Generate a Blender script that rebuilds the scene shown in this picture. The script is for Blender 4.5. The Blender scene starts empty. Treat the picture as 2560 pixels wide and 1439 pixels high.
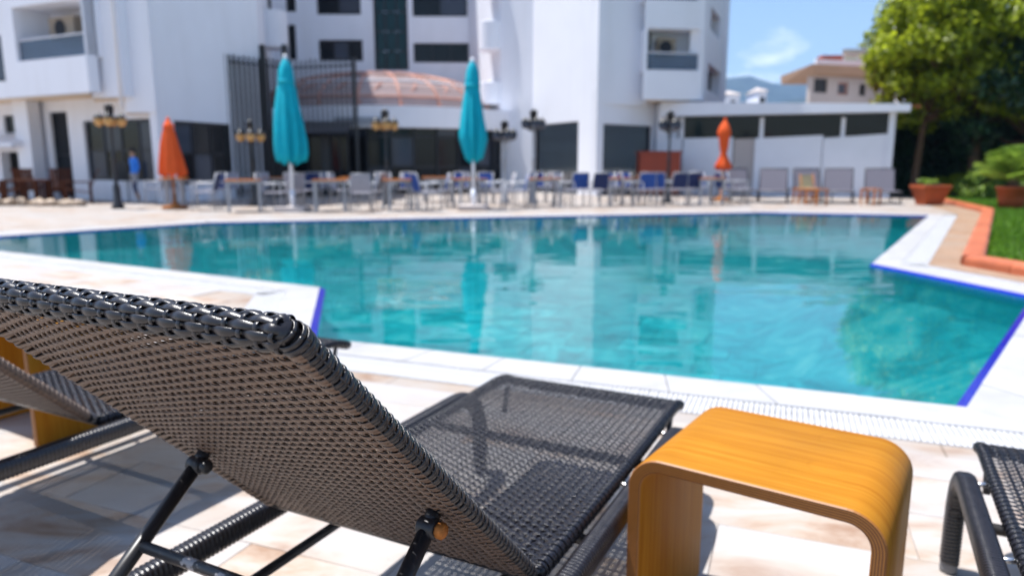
import bpy, bmesh, math, random
import numpy as np
from mathutils import Vector, Matrix
from mathutils.geometry import tessellate_polygon

random.seed(7)
rng = np.random.default_rng(7)
S = bpy.context.scene
R = math.radians

# ------------------------------------------------------------------ camera
CAM_H, PITCH, FPX, HOR = 1.053, math.atan((719.5 - 416.2) / 1752.0), 1752.0, 416.2
cd = bpy.data.cameras.new('camera')
cam = bpy.data.objects.new('camera', cd)
S.collection.objects.link(cam)
cam.location = (0, 0, CAM_H)
cam.rotation_euler = (math.pi / 2 - PITCH, 0, 0)
cd.sensor_width = 36.0
cd.lens = 36.0 * FPX / 2560.0
cd.clip_start, cd.clip_end = 0.02, 9000
cd.dof.use_dof = True
cd.dof.focus_distance = 0.80
cd.dof.aperture_fstop = 3.9
cd.dof.aperture_blades = 0
S.camera = cam

# ------------------------------------------------------------------ sky, sun, exposure
SUN = Vector((-0.317, 0.104, 1.0)).normalized()
wd = bpy.data.worlds.new('World')
S.world = wd
wd.use_nodes = True
wn, wl = wd.node_tree.nodes, wd.node_tree.links
bg = wn['Background']
sky = wn.new('ShaderNodeTexSky')
sky.sky_type = 'NISHITA'
sky.sun_disc = False
sky.sun_elevation = math.asin(SUN.z)
sky.sun_rotation = math.atan2(SUN.x, SUN.y)
sky.altitude = 20
sky.air_density = 1.0
sky.dust_density = 1.0
sky.ozone_density = 3.0
bg.inputs[1].default_value = 0.12
# scattered fair-weather clouds over the whole sky
tc = wn.new('ShaderNodeTexCoord')
sp = wn.new('ShaderNodeSeparateXYZ'); wl.new(tc.outputs['Generated'], sp.inputs[0])
mpw = wn.new('ShaderNodeMapping'); mpw.inputs['Scale'].default_value = (1.0, 1.0, 2.6); 
_d1, _d2 = [Vector((a_, math.cos(PITCH)-b_*math.sin(PITCH), -math.sin(PITCH)-b_*math.cos(PITCH))).normalized() for a_, b_ in (((175-1280)/FPX, (175-719.5)/FPX), ((1905-1280)/FPX, (135-719.5)/FPX))]
mpw.inputs['Location'].default_value = [(3.4/6.5)*(sc_*u_+lc_)-sc_*v_ for sc_, u_, lc_, v_ in zip((1.0,1.0,2.6), _d1, (.37,.11,.52), _d2)]
wl.new(tc.outputs['Generated'], mpw.inputs[0])
nz = wn.new('ShaderNodeTexNoise'); nz.inputs['Scale'].default_value = 6.5; nz.inputs['Detail'].default_value = 7; nz.inputs['Roughness'].default_value = 0.55
wl.new(mpw.outputs[0], nz.inputs['Vector'])
rp = wn.new('ShaderNodeValToRGB')
rp.color_ramp.elements[0].position = 0.60; rp.color_ramp.elements[0].color = (0, 0, 0, 1)
rp.color_ramp.elements[1].position = 0.74; rp.color_ramp.elements[1].color = (0.75, 0.75, 0.75, 1)
wl.new(nz.outputs['Fac'], rp.inputs[0])
mxw = wn.new('ShaderNodeMixRGB'); mxw.inputs['Color2'].default_value = (9.0, 9.2, 9.6, 1)
wl.new(rp.outputs[0], mxw.inputs['Fac']); wl.new(sky.outputs[0], mxw.inputs['Color1'])
wl.new(mxw.outputs[0], bg.inputs[0])

sl = bpy.data.lights.new('sun', 'SUN')
sl.energy = 5.0
sl.angle = R(0.53)
sl.color = (1.0, 0.97, 0.93)
so = bpy.data.objects.new('sun', sl)
S.collection.objects.link(so)
so.rotation_euler = SUN.to_track_quat('Z', 'Y').to_euler()
so.location = SUN * 40

S.view_settings.view_transform = 'Standard'
S.view_settings.look = 'None'
S.view_settings.exposure = 0.78
S.view_settings.gamma = 1.0
S.cycles.max_bounces = 8
S.cycles.transparent_max_bounces = 12
S.cycles.diffuse_bounces = 4
S.cycles.glossy_bounces = 4
S.cycles.caustics_reflective = False
S.cycles.caustics_refractive = False
S.cycles.sample_clamp_indirect = 6
S.cycles.use_denoising = True

# ------------------------------------------------------------------ helpers
COL = S.collection
_c, _s = math.cos(PITCH), math.sin(PITCH)
def ray(x, y):
    a, b = (x - 1280) / FPX, (y - 719.5) / FPX
    return Vector((a, _c - b * _s, -_s - b * _c))
def at(x, y, Y):
    d = ray(x, y); t = Y / d.y
    return Vector((0, 0, CAM_H)) + d * t
def gnd(x, y, z=0.0):
    d = ray(x, y); t = (z - CAM_H) / d.z
    return Vector((0, 0, CAM_H)) + d * t
def colm(x, Y):
    p = at(x, HOR, Y); return Vector((p.x, Y))
def hit(x, y, P0, P1):
    """a pixel's ray against the vertical plane through plan points P0 P1 -> (distance along, z)"""
    d = ray(x, y); e = (P1 - P0); L = e.length; e = e / L; n = Vector((-e.y, e.x))
    t = n.dot(P0) / (n.x * d.x + n.y * d.y)
    p = Vector((0, 0, CAM_H)) + d * t
    return (Vector((p.x, p.y)) - P0).dot(e), p.z

class MB:
    def __init__(s): s.v = []; s.f = []
    def add(s, vs, fs):
        o = len(s.v); s.v += [tuple(v) for v in vs]; s.f += [tuple(i + o for i in f) for f in fs]; return s
    def box(s, x0, x1, y0, y1, z0, z1):
        return s.add([(x0,y0,z0),(x1,y0,z0),(x1,y1,z0),(x0,y1,z0),(x0,y0,z1),(x1,y0,z1),(x1,y1,z1),(x0,y1,z1)],
                     [(0,3,2,1),(4,5,6,7),(0,1,5,4),(1,2,6,5),(2,3,7,6),(3,0,4,7)])
    def obox(s, c, ex, ey, ez):
        """box from centre and three half-axis vectors"""
        c, ex, ey, ez = Vector(c), Vector(ex), Vector(ey), Vector(ez)
        P = [c-ex-ey-ez, c+ex-ey-ez, c+ex+ey-ez, c-ex+ey-ez, c-ex-ey+ez, c+ex-ey+ez, c+ex+ey+ez, c-ex+ey+ez]
        return s.add(P, [(0,3,2,1),(4,5,6,7),(0,1,5,4),(1,2,6,5),(2,3,7,6),(3,0,4,7)])
    def hexa(s, b, t):
        n = len(b)
        return s.add(list(b) + list(t), [tuple(range(n-1,-1,-1)), tuple(range(n,2*n))] + [(i,(i+1)%n,n+(i+1)%n,n+i) for i in range(n)])
    def tube(s, pts, r, n=8, cap=True, closed=False):
        pts = [Vector(p) for p in pts]; m = len(pts); rs = r if hasattr(r, '__len__') else [r]*m
        up = None; vs = []; fs = []
        for i, p in enumerate(pts):
            a = pts[max(i-1,0)]; b = pts[min(i+1,m-1)]
            if closed: a = pts[(i-1)%m]; b = pts[(i+1)%m]
            t = (b-a).normalized()
            if up is None:
                up = Vector((0,0,1)) if abs(t.z) < .9 else Vector((1,0,0))
            x = up.cross(t); x = x.normalized() if x.length > 1e-6 else Vector((1,0,0)).cross(t).normalized()
            y = t.cross(x); up = y
            for k in range(n):
                q = 2*math.pi*k/n
                vs.append(p + (x*math.cos(q) + y*math.sin(q))*rs[i])
        seg = m if closed else m-1
        for i in range(seg):
            j = (i+1) % m
            for k in range(n):
                fs.append((i*n+k, i*n+(k+1)%n, j*n+(k+1)%n, j*n+k))
        if cap and not closed:
            fs.append(tuple(range(n-1,-1,-1))); fs.append(tuple((m-1)*n+k for k in range(n)))
        return s.add(vs, fs)
    def lathe(s, prof, n=16, c=(0,0,0), fold=0, folds=8, ph=0):
        vs = []; fs = []; m = len(prof)
        for (r, z) in prof:
            for k in range(n):
                q = 2*math.pi*k/n
                rr = r*(1 + fold*math.cos(folds*q+ph))
                vs.append((c[0]+rr*math.cos(q), c[1]+rr*math.sin(q), c[2]+z))
        for i in range(m-1):
            for k in range(n):
                fs.append((i*n+k, i*n+(k+1)%n, (i+1)*n+(k+1)%n, (i+1)*n+k))
        fs.append(tuple(range(n-1,-1,-1))); fs.append(tuple((m-1)*n+k for k in range(n)))
        return s.add(vs, fs)
    def build(s, name, mat, parent=None, smooth=False, local=False):
        me = bpy.data.meshes.new(name)
        v = s.v
        if parent is not None and not local:
            L = parent.location; v = [(p[0]-L[0], p[1]-L[1], p[2]-L[2]) for p in v]
        me.from_pydata(v, [], s.f); me.update()
        if smooth: me.polygons.foreach_set('use_smooth', [True]*len(me.polygons))
        o = bpy.data.objects.new(name, me)
        if mat is not None: me.materials.append(mat)
        COL.objects.link(o)
        if parent is not None: o.parent = parent
        return o

def np_mesh(name, V, F, mat, parent=None, smooth=False):
    V = np.asarray(V, np.float32); F = np.asarray(F, np.int32); k = F.shape[1]
    me = bpy.data.meshes.new(name)
    me.vertices.add(len(V)); me.vertices.foreach_set('co', V.ravel())
    me.loops.add(F.size); me.loops.foreach_set('vertex_index', F.ravel())
    me.polygons.add(len(F)); me.polygons.foreach_set('loop_start', np.arange(0, F.size, k, dtype=np.int32))
    me.polygons.foreach_set('loop_total', np.full(len(F), k, np.int32))
    if smooth: me.polygons.foreach_set('use_smooth', np.ones(len(F), bool))
    me.update(calc_edges=True); me.validate()
    me.materials.append(mat)
    o = bpy.data.objects.new(name, me); COL.objects.link(o)
    if parent is not None: o.parent = parent
    return o

def empty(name, loc, rz=0.0):
    o = bpy.data.objects.new(name, None); COL.objects.link(o)
    o.empty_display_size = .1; o.location = loc; o.rotation_euler = (0, 0, rz); return o
def tag(o, label=None, cat=None, group=None, kind=None):
    if label: o['label'] = label
    if cat: o['category'] = cat
    if group: o['group'] = group
    if kind: o['kind'] = kind
    return o
def copy_tree(o, parent=None):
    c = o.copy(); COL.objects.link(c)
    if parent is not None: c.parent = parent
    for ch in list(o.children): copy_tree(ch, c)
    return c
def bevel(o, w=.004, seg=2):
    m = o.modifiers.new('bevel', 'BEVEL'); m.width = w; m.segments = seg; m.limit_method = 'ANGLE'; m.angle_limit = R(40)
    return o
_u = ['first','second','third','fourth','fifth','sixth','seventh','eighth','ninth']
ORD = _u + ['tenth','eleventh','twelfth','thirteenth','fourteenth','fifteenth','sixteenth','seventeenth','eighteenth','nineteenth']
for _t, _o in (('twenty','twentieth'),('thirty','thirtieth'),('forty','fortieth'),('fifty','fiftieth'),('sixty','sixtieth')): ORD += [_o] + [_t+'-'+q for q in _u]

# ------------------------------------------------------------------ materials
def mat(name, col, rough=.6, spec=.5, metal=0.0, var=0.0, vscale=8.0, bump=0.0, bscale=60.0, coat=0.0, rand=0.0):
    m = bpy.data.materials.new(name); m.use_nodes = True
    n, l = m.node_tree.nodes, m.node_tree.links
    b = n['Principled BSDF']
    b.inputs['Base Color'].default_value = (*col, 1); b.inputs['Roughness'].default_value = rough
    b.inputs['Specular IOR Level'].default_value = spec; b.inputs['Metallic'].default_value = metal
    b.inputs['Coat Weight'].default_value = coat; b.inputs['Coat Roughness'].default_value = .12
    tcn = n.new('ShaderNodeTexCoord')
    out = None
    if var > 0:
        t = n.new('ShaderNodeTexNoise'); t.inputs['Scale'].default_value = vscale; t.inputs['Detail'].default_value = 6
        t.inputs['Roughness'].default_value = .6
        l.new(tcn.outputs['Object'], t.inputs['Vector'])
        mr = n.new('ShaderNodeMapRange'); mr.inputs['From Min'].default_value = .25; mr.inputs['From Max'].default_value = .75
        mr.inputs['To Min'].default_value = 1-var; mr.inputs['To Max'].default_value = 1+var
        l.new(t.outputs['Fac'], mr.inputs['Value']); out = mr.outputs[0]
        mr2 = n.new('ShaderNodeMapRange'); mr2.inputs['To Min'].default_value = max(0, rough-.12); mr2.inputs['To Max'].default_value = min(1, rough+.15)
        l.new(t.outputs['Fac'], mr2.inputs['Value']); l.new(mr2.outputs[0], b.inputs['Roughness'])
    if rand > 0:
        oi = n.new('ShaderNodeObjectInfo'); mr = n.new('ShaderNodeMapRange')
        mr.inputs['To Min'].default_value = 1-rand; mr.inputs['To Max'].default_value = 1+rand
        l.new(oi.outputs['Random'], mr.inputs['Value'])
        if out is None: out = mr.outputs[0]
        else:
            mm = n.new('ShaderNodeMath'); mm.operation = 'MULTIPLY'; l.new(out, mm.inputs[0]); l.new(mr.outputs[0], mm.inputs[1]); out = mm.outputs[0]
    if out is not None:
        vm = n.new('ShaderNodeVectorMath'); vm.operation = 'SCALE'; vm.inputs[0].default_value = col
        l.new(out, vm.inputs['Scale']); l.new(vm.outputs[0], b.inputs['Base Color'])
    if bump > 0:
        t = n.new('ShaderNodeTexNoise'); t.inputs['Scale'].default_value = bscale; t.inputs['Detail'].default_value = 4
        l.new(tcn.outputs['Object'], t.inputs['Vector'])
        bp = n.new('ShaderNodeBump'); bp.inputs['Strength'].default_value = bump; bp.inputs['Distance'].default_value = .01
        l.new(t.outputs['Fac'], bp.inputs['Height']); l.new(bp.outputs[0], b.inputs['Normal'])
    return m

def ramp(n, l, fac, stops):
    r = n.new('ShaderNodeValToRGB'); e = r.color_ramp.elements
    while len(e) < len(stops): e.new(.5)
    for k, (p, c) in enumerate(stops): e[k].position = p; e[k].color = (*c, 1)
    l.new(fac, r.inputs[0]); return r.outputs[0]

def travertine(name, tiles=False, tint=(1,1,1)):
    m = bpy.data.materials.new(name); m.use_nodes = True
    n, l = m.node_tree.nodes, m.node_tree.links; b = n['Principled BSDF']
    g = n.new('ShaderNodeNewGeometry'); oi = n.new('ShaderNodeObjectInfo')
    va = n.new('ShaderNodeVectorMath'); va.operation = 'MULTIPLY_ADD'
    va.inputs[1].default_value = (1, 1, 1)
    l.new(g.outputs['Position'], va.inputs[0])
    if not tiles:
        sc = n.new('ShaderNodeVectorMath'); sc.operation = 'SCALE'; sc.inputs[0].default_value = (37, 51, 13); l.new(oi.outputs['Random'], sc.inputs['Scale'])
        l.new(sc.outputs[0], va.inputs[2])
    mp = n.new('ShaderNodeMapping'); mp.inputs['Rotation'].default_value = (0, 0, R(21.5)); mp.inputs['Scale'].default_value = (1.0, 2.2, 1)
    l.new(va.outputs[0], mp.inputs[0])
    t = n.new('ShaderNodeTexNoise'); t.inputs['Scale'].default_value = 3.0; t.inputs['Detail'].default_value = 9; t.inputs['Roughness'].default_value = .62; t.inputs['Distortion'].default_value = .6
    l.new(mp.outputs[0], t.inputs['Vector'])
    base = ramp(n, l, t.outputs['Fac'], [(.25, (.44,.42,.405)), (.43, (.42,.378,.342)), (.55, (.39,.305,.24)), (.67, (.28,.175,.115)), (.80, (.41,.36,.31))])
    t2 = n.new('ShaderNodeTexNoise'); t2.inputs['Scale'].default_value = 1.1; t2.inputs['Detail'].default_value = 3
    l.new(va.outputs[0], t2.inputs['Vector'])
    fac = ramp(n, l, t2.outputs['Fac'], [(.38, (0,0,0)), (.60, (1,1,1))])
    mx = n.new('ShaderNodeMixRGB'); mx.inputs['Color1'].default_value = (.395,.383,.378,1)
    l.new(fac, mx.inputs['Fac']); l.new(base, mx.inputs['Color2'])
    hs = n.new('ShaderNodeHueSaturation')
    mr = n.new('ShaderNodeMapRange'); mr.inputs['To Min'].default_value = .93; mr.inputs['To Max'].default_value = 1.04
    l.new(oi.outputs['Random'], mr.inputs['Value']); l.new(mr.outputs[0], hs.inputs['Value'])
    l.new(mx.outputs[0], hs.inputs['Color'])
    # small pits and stains
    v = n.new('ShaderNodeTexVoronoi'); v.inputs['Scale'].default_value = 26; l.new(va.outputs[0], v.inputs['Vector'])
    pit = ramp(n, l, v.outputs['Distance'], [(.03, (.45,.42,.40)), (.09, (1,1,1))])
    mu = n.new('ShaderNodeMixRGB'); mu.blend_type = 'MULTIPLY'; mu.inputs['Fac'].default_value = .55
    l.new(hs.outputs[0], mu.inputs['Color1']); l.new(pit, mu.inputs['Color2'])
    out = mu.outputs[0]
    if tiles:
        br = n.new('ShaderNodeTexBrick'); br.inputs['Scale'].default_value = 1.0; br.inputs['Brick Width'].default_value = .6; br.inputs['Row Height'].default_value = .3
        br.inputs['Mortar Size'].default_value = .004; br.inputs['Color1'].default_value = (1,1,1,1); br.inputs['Color2'].default_value = (.86,.82,.78,1); br.inputs['Mortar'].default_value = (.5,.45,.4,1)
        mp2 = n.new('ShaderNodeMapping'); mp2.inputs['Rotation'].default_value = (0,0,R(21.5)); l.new(g.outputs['Position'], mp2.inputs[0]); l.new(mp2.outputs[0], br.inputs['Vector'])
        m3 = n.new('ShaderNodeMixRGB'); m3.blend_type = 'MULTIPLY'; m3.inputs['Fac'].default_value = 1
        l.new(out, m3.inputs['Color1']); l.new(br.outputs['Color'], m3.inputs['Color2']); out = m3.outputs[0]
    m4 = n.new('ShaderNodeMixRGB'); m4.blend_type = 'MULTIPLY'; m4.inputs['Fac'].default_value = 1; m4.inputs['Color2'].default_value = (*tint, 1)
    l.new(out, m4.inputs['Color1']); l.new(m4.outputs[0], b.inputs['Base Color'])
    b.inputs['Roughness'].default_value = .55; b.inputs['Specular IOR Level'].default_value = .35
    bp = n.new('ShaderNodeBump'); bp.inputs['Strength'].default_value = .15; bp.inputs['Distance'].default_value = .004
    l.new(t.outputs['Fac'], bp.inputs['Height']); l.new(bp.outputs[0], b.inputs['Normal'])
    return m

def wood(name, c1, c2, c3, axis='X', scale=1.0, rough=.42, coat=.06):
    m = bpy.data.materials.new(name); m.use_nodes = True
    n, l = m.node_tree.nodes, m.node_tree.links; b = n['Principled BSDF']
    tcn = n.new('ShaderNodeTexCoord'); mp = n.new('ShaderNodeMapping')
    mp.inputs['Scale'].default_value = (1.2*scale, 34*scale, 1.2*scale) if axis == 'X' else (34*scale, 1.2*scale, 1.2*scale)
    l.new(tcn.outputs['Object'], mp.inputs[0])
    t = n.new('ShaderNodeTexNoise'); t.inputs['Scale'].default_value = 2.2; t.inputs['Detail'].default_value = 8; t.inputs['Roughness'].default_value = .62
    l.new(mp.outputs[0], t.inputs['Vector'])
    c = ramp(n, l, t.outputs['Fac'], [(.30, c1), (.5, c2), (.72, c3)])
    t2 = n.new('ShaderNodeTexNoise'); t2.inputs['Scale'].default_value = 5; t2.inputs['Detail'].default_value = 3
    l.new(tcn.outputs['Object'], t2.inputs['Vector'])
    mr = n.new('ShaderNodeMapRange'); mr.inputs['To Min'].default_value = .8; mr.inputs['To Max'].default_value = 1.18; l.new(t2.outputs['Fac'], mr.inputs['Value'])
    vm = n.new('ShaderNodeVectorMath'); vm.operation = 'SCALE'; l.new(c, vm.inputs[0]); l.new(mr.outputs[0], vm.inputs['Scale'])
    v = n.new('ShaderNodeTexVoronoi'); v.inputs['Scale'].default_value = 5.2; v.feature = 'F1'; l.new(tcn.outputs['Object'], v.inputs['Vector'])
    rg_ = ramp(n, l, v.outputs['Distance'], [(.0, (1.06,1.06,1.06)), (.20, (1.04,1.04,1.04)), (.225, (.90,.88,.84)), (.25, (1,1,1))])
    t3 = n.new('ShaderNodeTexNoise'); t3.inputs['Scale'].default_value = 7; l.new(tcn.outputs['Object'], t3.inputs['Vector'])
    f3 = ramp(n, l, t3.outputs['Fac'], [(.50, (0,0,0)), (.62, (.8,.8,.8))])
    m3 = n.new('ShaderNodeMixRGB'); m3.blend_type = 'MULTIPLY'; l.new(f3, m3.inputs['Fac']); l.new(vm.outputs[0], m3.inputs['Color1']); l.new(rg_, m3.inputs['Color2'])
    l.new(m3.outputs[0], b.inputs['Base Color'])
    mr2 = n.new('ShaderNodeMapRange'); mr2.inputs['To Min'].default_value = rough-.08; mr2.inputs['To Max'].default_value = rough+.16; l.new(t2.outputs['Fac'], mr2.inputs['Value'])
    l.new(mr2.outputs[0], b.inputs['Roughness'])
    b.inputs['Coat Weight'].default_value = coat; b.inputs['Coat Roughness'].default_value = .22; b.inputs['Specular IOR Level'].default_value = .06
    return m

M = {}
M['deck'] = travertine('travertine_paving', tiles=True)
M['tile'] = travertine('travertine_tile')
M['tan_deck'] = travertine('tan_travertine', tiles=True, tint=(.86,.66,.50))
M['grout'] = mat('grout', (.50,.44,.38), .9, .2, var=.2, vscale=20)
M['coping'] = mat('coping_porcelain', (.40,.395,.40), .45, .4, var=.12, vscale=4, rand=.05)
M['drain'] = mat('drain_plastic', (.50,.50,.51), .45, .4, var=.12, vscale=9)
M['trough'] = mat('drain_trough', (.34,.34,.37), .6, .3, var=.2, vscale=7)
M['blue'] = mat('blue_glazed_tile', (.003,.013,.33), .18, .5, var=.15, vscale=20)
M['wicker'] = mat('dark_brown_wicker', (.012,.0105,.0130), .30, .6, var=.35, vscale=70, bump=.10, bscale=700)
M['wicker_seat'] = mat('blue_black_wicker', (.011,.0108,.0155), .25, .36, var=.35, vscale=70, bump=.10, bscale=700)  # bluer, near-black copy of the same wicker, used on the seat
M['wicker_bounce'] = mat('bounce_lit_wicker', (.14,.088,.060), .36, .5, var=.35, vscale=70, bump=.10, bscale=700)  # same wicker; warm light thrown up from the paving is put into the colour
M['pipe'] = mat('black_painted_pipe', (.020,.020,.023), .38, .5, var=.4, vscale=30, bump=.1, bscale=300)
def chipped(name, th_=.655):
    m = mat(name, (.02,.02,.023), .38, .5)
    n, l = m.node_tree.nodes, m.node_tree.links; b = n['Principled BSDF']
    t = n.new('ShaderNodeTexNoise'); t.inputs['Scale'].default_value = 11; t.inputs['Detail'].default_value = 7; t.inputs['Roughness'].default_value = .55
    tcn = n.new('ShaderNodeTexCoord'); l.new(tcn.outputs['Object'], t.inputs['Vector'])
    c = ramp(n, l, t.outputs['Fac'], [(th_, (.02,.02,.023)), (th_+.01, (.33,.31,.31))])
    l.new(c, b.inputs['Base Color']); return m
M['chipped'] = chipped('chipped_black_pipe'); M['chipped2'] = chipped('worn_grey_pipe', .57)
M['rust'] = mat('rusty_bolt', (.42,.15,.03), .55, .5, metal=.5, var=.35, vscale=90, bump=.2, bscale=300)
M['bolt'] = mat('steel_bolt', (.72,.70,.68), .22, .5, metal=1.0, var=.1, vscale=40)
M['plastic_grey'] = mat('grey_foot_cap', (.16,.16,.17), .5, .4, var=.15)
M['ply_top'] = wood('varnished_beech', (.43,.190,.020), (.37,.150,.013), (.30,.105,.007), rough=.48, coat=.0)
def ply_edge():
    m = bpy.data.materials.new('plywood_edge'); m.use_nodes = True
    n, l = m.node_tree.nodes, m.node_tree.links; b = n['Principled BSDF']
    a = n.new('ShaderNodeAttribute'); a.attribute_name = 'ply'
    mu = n.new('ShaderNodeMath'); mu.operation = 'MULTIPLY'; mu.inputs[1].default_value = 11*math.pi; l.new(a.outputs['Fac'], mu.inputs[0])
    s = n.new('ShaderNodeMath'); s.operation = 'SINE'; l.new(mu.outputs[0], s.inputs[0])
    t = n.new('ShaderNodeTexNoise'); t.inputs['Scale'].default_value = 60; tcn = n.new('ShaderNodeTexCoord'); l.new(tcn.outputs['Object'], t.inputs['Vector'])
    ad = n.new('ShaderNodeMath'); ad.operation = 'MULTIPLY_ADD'; ad.inputs[1].default_value = .9; l.new(t.outputs['Fac'], ad.inputs[0]); l.new(s.outputs[0], ad.inputs[2])
    c = ramp(n, l, ad.outputs[0], [(.0, (.13,.044,.007)), (.45, (.20,.072,.011)), (1.0, (.31,.118,.018))])
    l.new(c, b.inputs['Base Color']); b.inputs['Roughness'].default_value = .5; return m
M['ply_edge'] = ply_edge()
M['white_wall'] = mat('white_render', (.82,.84,.905), .85, .2, var=.03, vscale=.6, bump=.05, bscale=30)
def streaks(m):
    n, l = m.node_tree.nodes, m.node_tree.links; b = n['Principled BSDF']; src = b.inputs['Base Color'].links[0].from_socket
    g = n.new('ShaderNodeNewGeometry'); mp = n.new('ShaderNodeMapping'); mp.inputs['Scale'].default_value = (.7,.7,.09); l.new(g.outputs['Position'], mp.inputs[0])
    t = n.new('ShaderNodeTexNoise'); t.inputs['Scale'].default_value = 1.6; t.inputs['Detail'].default_value = 7; t.inputs['Roughness'].default_value = .65; l.new(mp.outputs[0], t.inputs['Vector'])
    c = ramp(n, l, t.outputs['Fac'], [(.30, (.86,.85,.83)), (.52, (1,1,1)), (.8, (1.0,1.0,1.0))])
    mu = n.new('ShaderNodeMixRGB'); mu.blend_type = 'MULTIPLY'; mu.inputs['Fac'].default_value = .45; l.new(src, mu.inputs['Color1']); l.new(c, mu.inputs['Color2']); l.new(mu.outputs[0], b.inputs['Base Color'])
streaks(M['white_wall'])
M['white_paint'] = mat('white_paint', (.76,.78,.84), .5, .4, var=.04, vscale=2)
M['soffit'] = mat('cream_bounce_soffit', (.84,.68,.50), .85, .2, var=.05, vscale=1)  # cream, deepened by the deck's warm bounce light put into the colour
M['aircon'] = mat('weathered_aircon', (.40,.33,.26), .6, .3, var=.15)
M['frame'] = mat('dark_frame', (.014,.016,.022), .4, .4, var=.2, vscale=5)
M['black'] = mat('black_metal', (.016,.017,.020), .42, .5, var=.25, vscale=6)
M['shutter'] = mat('charcoal_shutter', (.020,.022,.030), .5, .3, var=.15, vscale=5)
def glass(name, col, rough=.04):
    m = mat(name, col, rough, .28, var=.25, vscale=.35); return m
M['pane'] = glass('dark_window_glass', (.008,.010,.013))
M['pane_blue'] = glass('curtained_window_glass', (.055,.065,.09))
M['pane_green'] = glass('green_stair_glass', (.006,.035,.040))
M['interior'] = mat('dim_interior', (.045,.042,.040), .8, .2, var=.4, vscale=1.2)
M['amber'] = mat('amber_globe', (.55,.30,.09), .25, .6, var=.1)
M['cyan'] = mat('turquoise_fabric', (.0,.36,.46), .75, .25, var=.12, vscale=5, bump=.2, bscale=25)
M['orange'] = mat('orange_fabric', (.72,.10,.018), .75, .25, var=.12, vscale=5, bump=.2, bscale=25)
M['alu'] = mat('grey_aluminium', (.34,.35,.38), .4, .5, metal=.3, var=.12, vscale=10)
M['sling_blue'] = mat('blue_sling', (.020,.065,.27), .7, .3, var=.15, vscale=14)
M['sling_navy'] = mat('navy_sling', (.012,.022,.085), .7, .3, var=.15, vscale=14)
M['sling_grey'] = mat('grey_sling', (.30,.295,.34), .75, .3, var=.10, vscale=14)
M['lounger_mesh'] = mat('grey_mesh', (.125,.12,.15), .75, .3, var=.06, vscale=10)
M['dark_alu'] = mat('charcoal_aluminium', (.035,.038,.048), .4, .5, var=.15)
M['teak'] = wood('orange_teak', (.52,.20,.05), (.42,.145,.035), (.30,.09,.02), scale=.6, rough=.5, coat=.05)
M['pole_wood'] = wood('brown_pole', (.38,.16,.05), (.30,.11,.03), (.20,.07,.018), axis='Y', scale=.5, rough=.5, coat=.05)
M['brown_wood'] = wood('dark_brown_wood', (.10,.036,.018), (.075,.026,.013), (.05,.017,.009), scale=.6, rough=.55, coat=.05)
M['terracotta'] = mat('terracotta', (.36,.075,.022), .65, .35, var=.22, vscale=6)
M['curb'] = mat('terracotta_kerb', (.42,.115,.05), .5, .4, var=.25, vscale=4, rand=.12)
M['redbox'] = mat('oxide_red_paint', (.24,.045,.022), .6, .35, var=.12, vscale=3)
M['soil'] = mat('soil', (.05,.035,.025), .9, .2, var=.3)
M['lawn'] = mat('lawn_soil', (.045,.085,.012), .9, .1, var=.35, vscale=3)
M['stone'] = mat('pebble', (.36,.28,.21), .6, .3, var=.35, vscale=3, rand=.45)
M['bark'] = mat('bark', (.13,.075,.045), .85, .2, var=.45, vscale=7, bump=.8, bscale=18)
M['bark_dark'] = mat('palm_boots', (.030,.025,.025), .9, .2, var=.5, vscale=10, bump=.8, bscale=22)
M['tan_render'] = mat('tan_render', (.36,.235,.16), .8, .25, var=.08, vscale=1)
M['beige_render'] = mat('beige_render', (.48,.43,.41), .8, .25, var=.06, vscale=1)
M['rooftile'] = mat('red_roof_tile', (.36,.085,.04), .75, .25, var=.3, vscale=3)
M['mountain'] = mat('forested_slope', (.040,.055,.045), .95, .1, var=.5, vscale=.02)
M['dome_rib'] = mat('copper_orange_rib', (.42,.20,.15), .5, .4, var=.1)
def leafmat(name, col, col2, transl=.35, rough=.38):
    m = bpy.data.materials.new(name); m.use_nodes = True
    n, l = m.node_tree.nodes, m.node_tree.links; b = n['Principled BSDF']
    g = n.new('ShaderNodeNewGeometry')
    c = ramp(n, l, g.outputs['Random Per Island'], [(.0, col), (.6, col2), (1.0, tuple(min(1, k*1.5) for k in col2))])
    l.new(c, b.inputs['Base Color']); b.inputs['Roughness'].default_value = rough
    tr = n.new('ShaderNodeBsdfTranslucent'); l.new(c, tr.inputs['Color'])
    mx = n.new('ShaderNodeMixShader'); mx.inputs[0].default_value = transl
    l.new(b.outputs[0], mx.inputs[1]); l.new(tr.outputs[0], mx.inputs[2]); l.new(mx.outputs[0], n['Material Output'].inputs[0])
    return m
M['leaf'] = leafmat('glossy_yellow_green_leaf', (.10,.15,.008), (.34,.40,.022), .6, .35)
M['leaf_dark'] = leafmat('dark_leaf', (.008,.028,.010), (.020,.060,.020), .2)
M['palm_leaf'] = leafmat('palm_leaf', (.09,.18,.02), (.25,.36,.05), .45, .4)
M['grass'] = leafmat('grass_blade', (.05,.13,.006), (.13,.27,.014), .35, .5)
def dome_glass():
    m = bpy.data.materials.new('dome_glazing'); m.use_nodes = True
    n, l = m.node_tree.nodes, m.node_tree.links; b = n['Principled BSDF']
    b.inputs['Base Color'].default_value = (.36,.27,.26,1); b.inputs['Roughness'].default_value = .16; b.inputs['Specular IOR Level'].default_value = .9
    tr = n.new('ShaderNodeBsdfTransparent'); tr.inputs['Color'].default_value = (.75,.72,.70,1)
    mx = n.new('ShaderNodeMixShader'); mx.inputs[0].default_value = .22
    l.new(b.outputs[0], mx.inputs[1]); l.new(tr.outputs[0], mx.inputs[2]); l.new(mx.outputs[0], n['Material Output'].inputs[0]); return m
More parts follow.
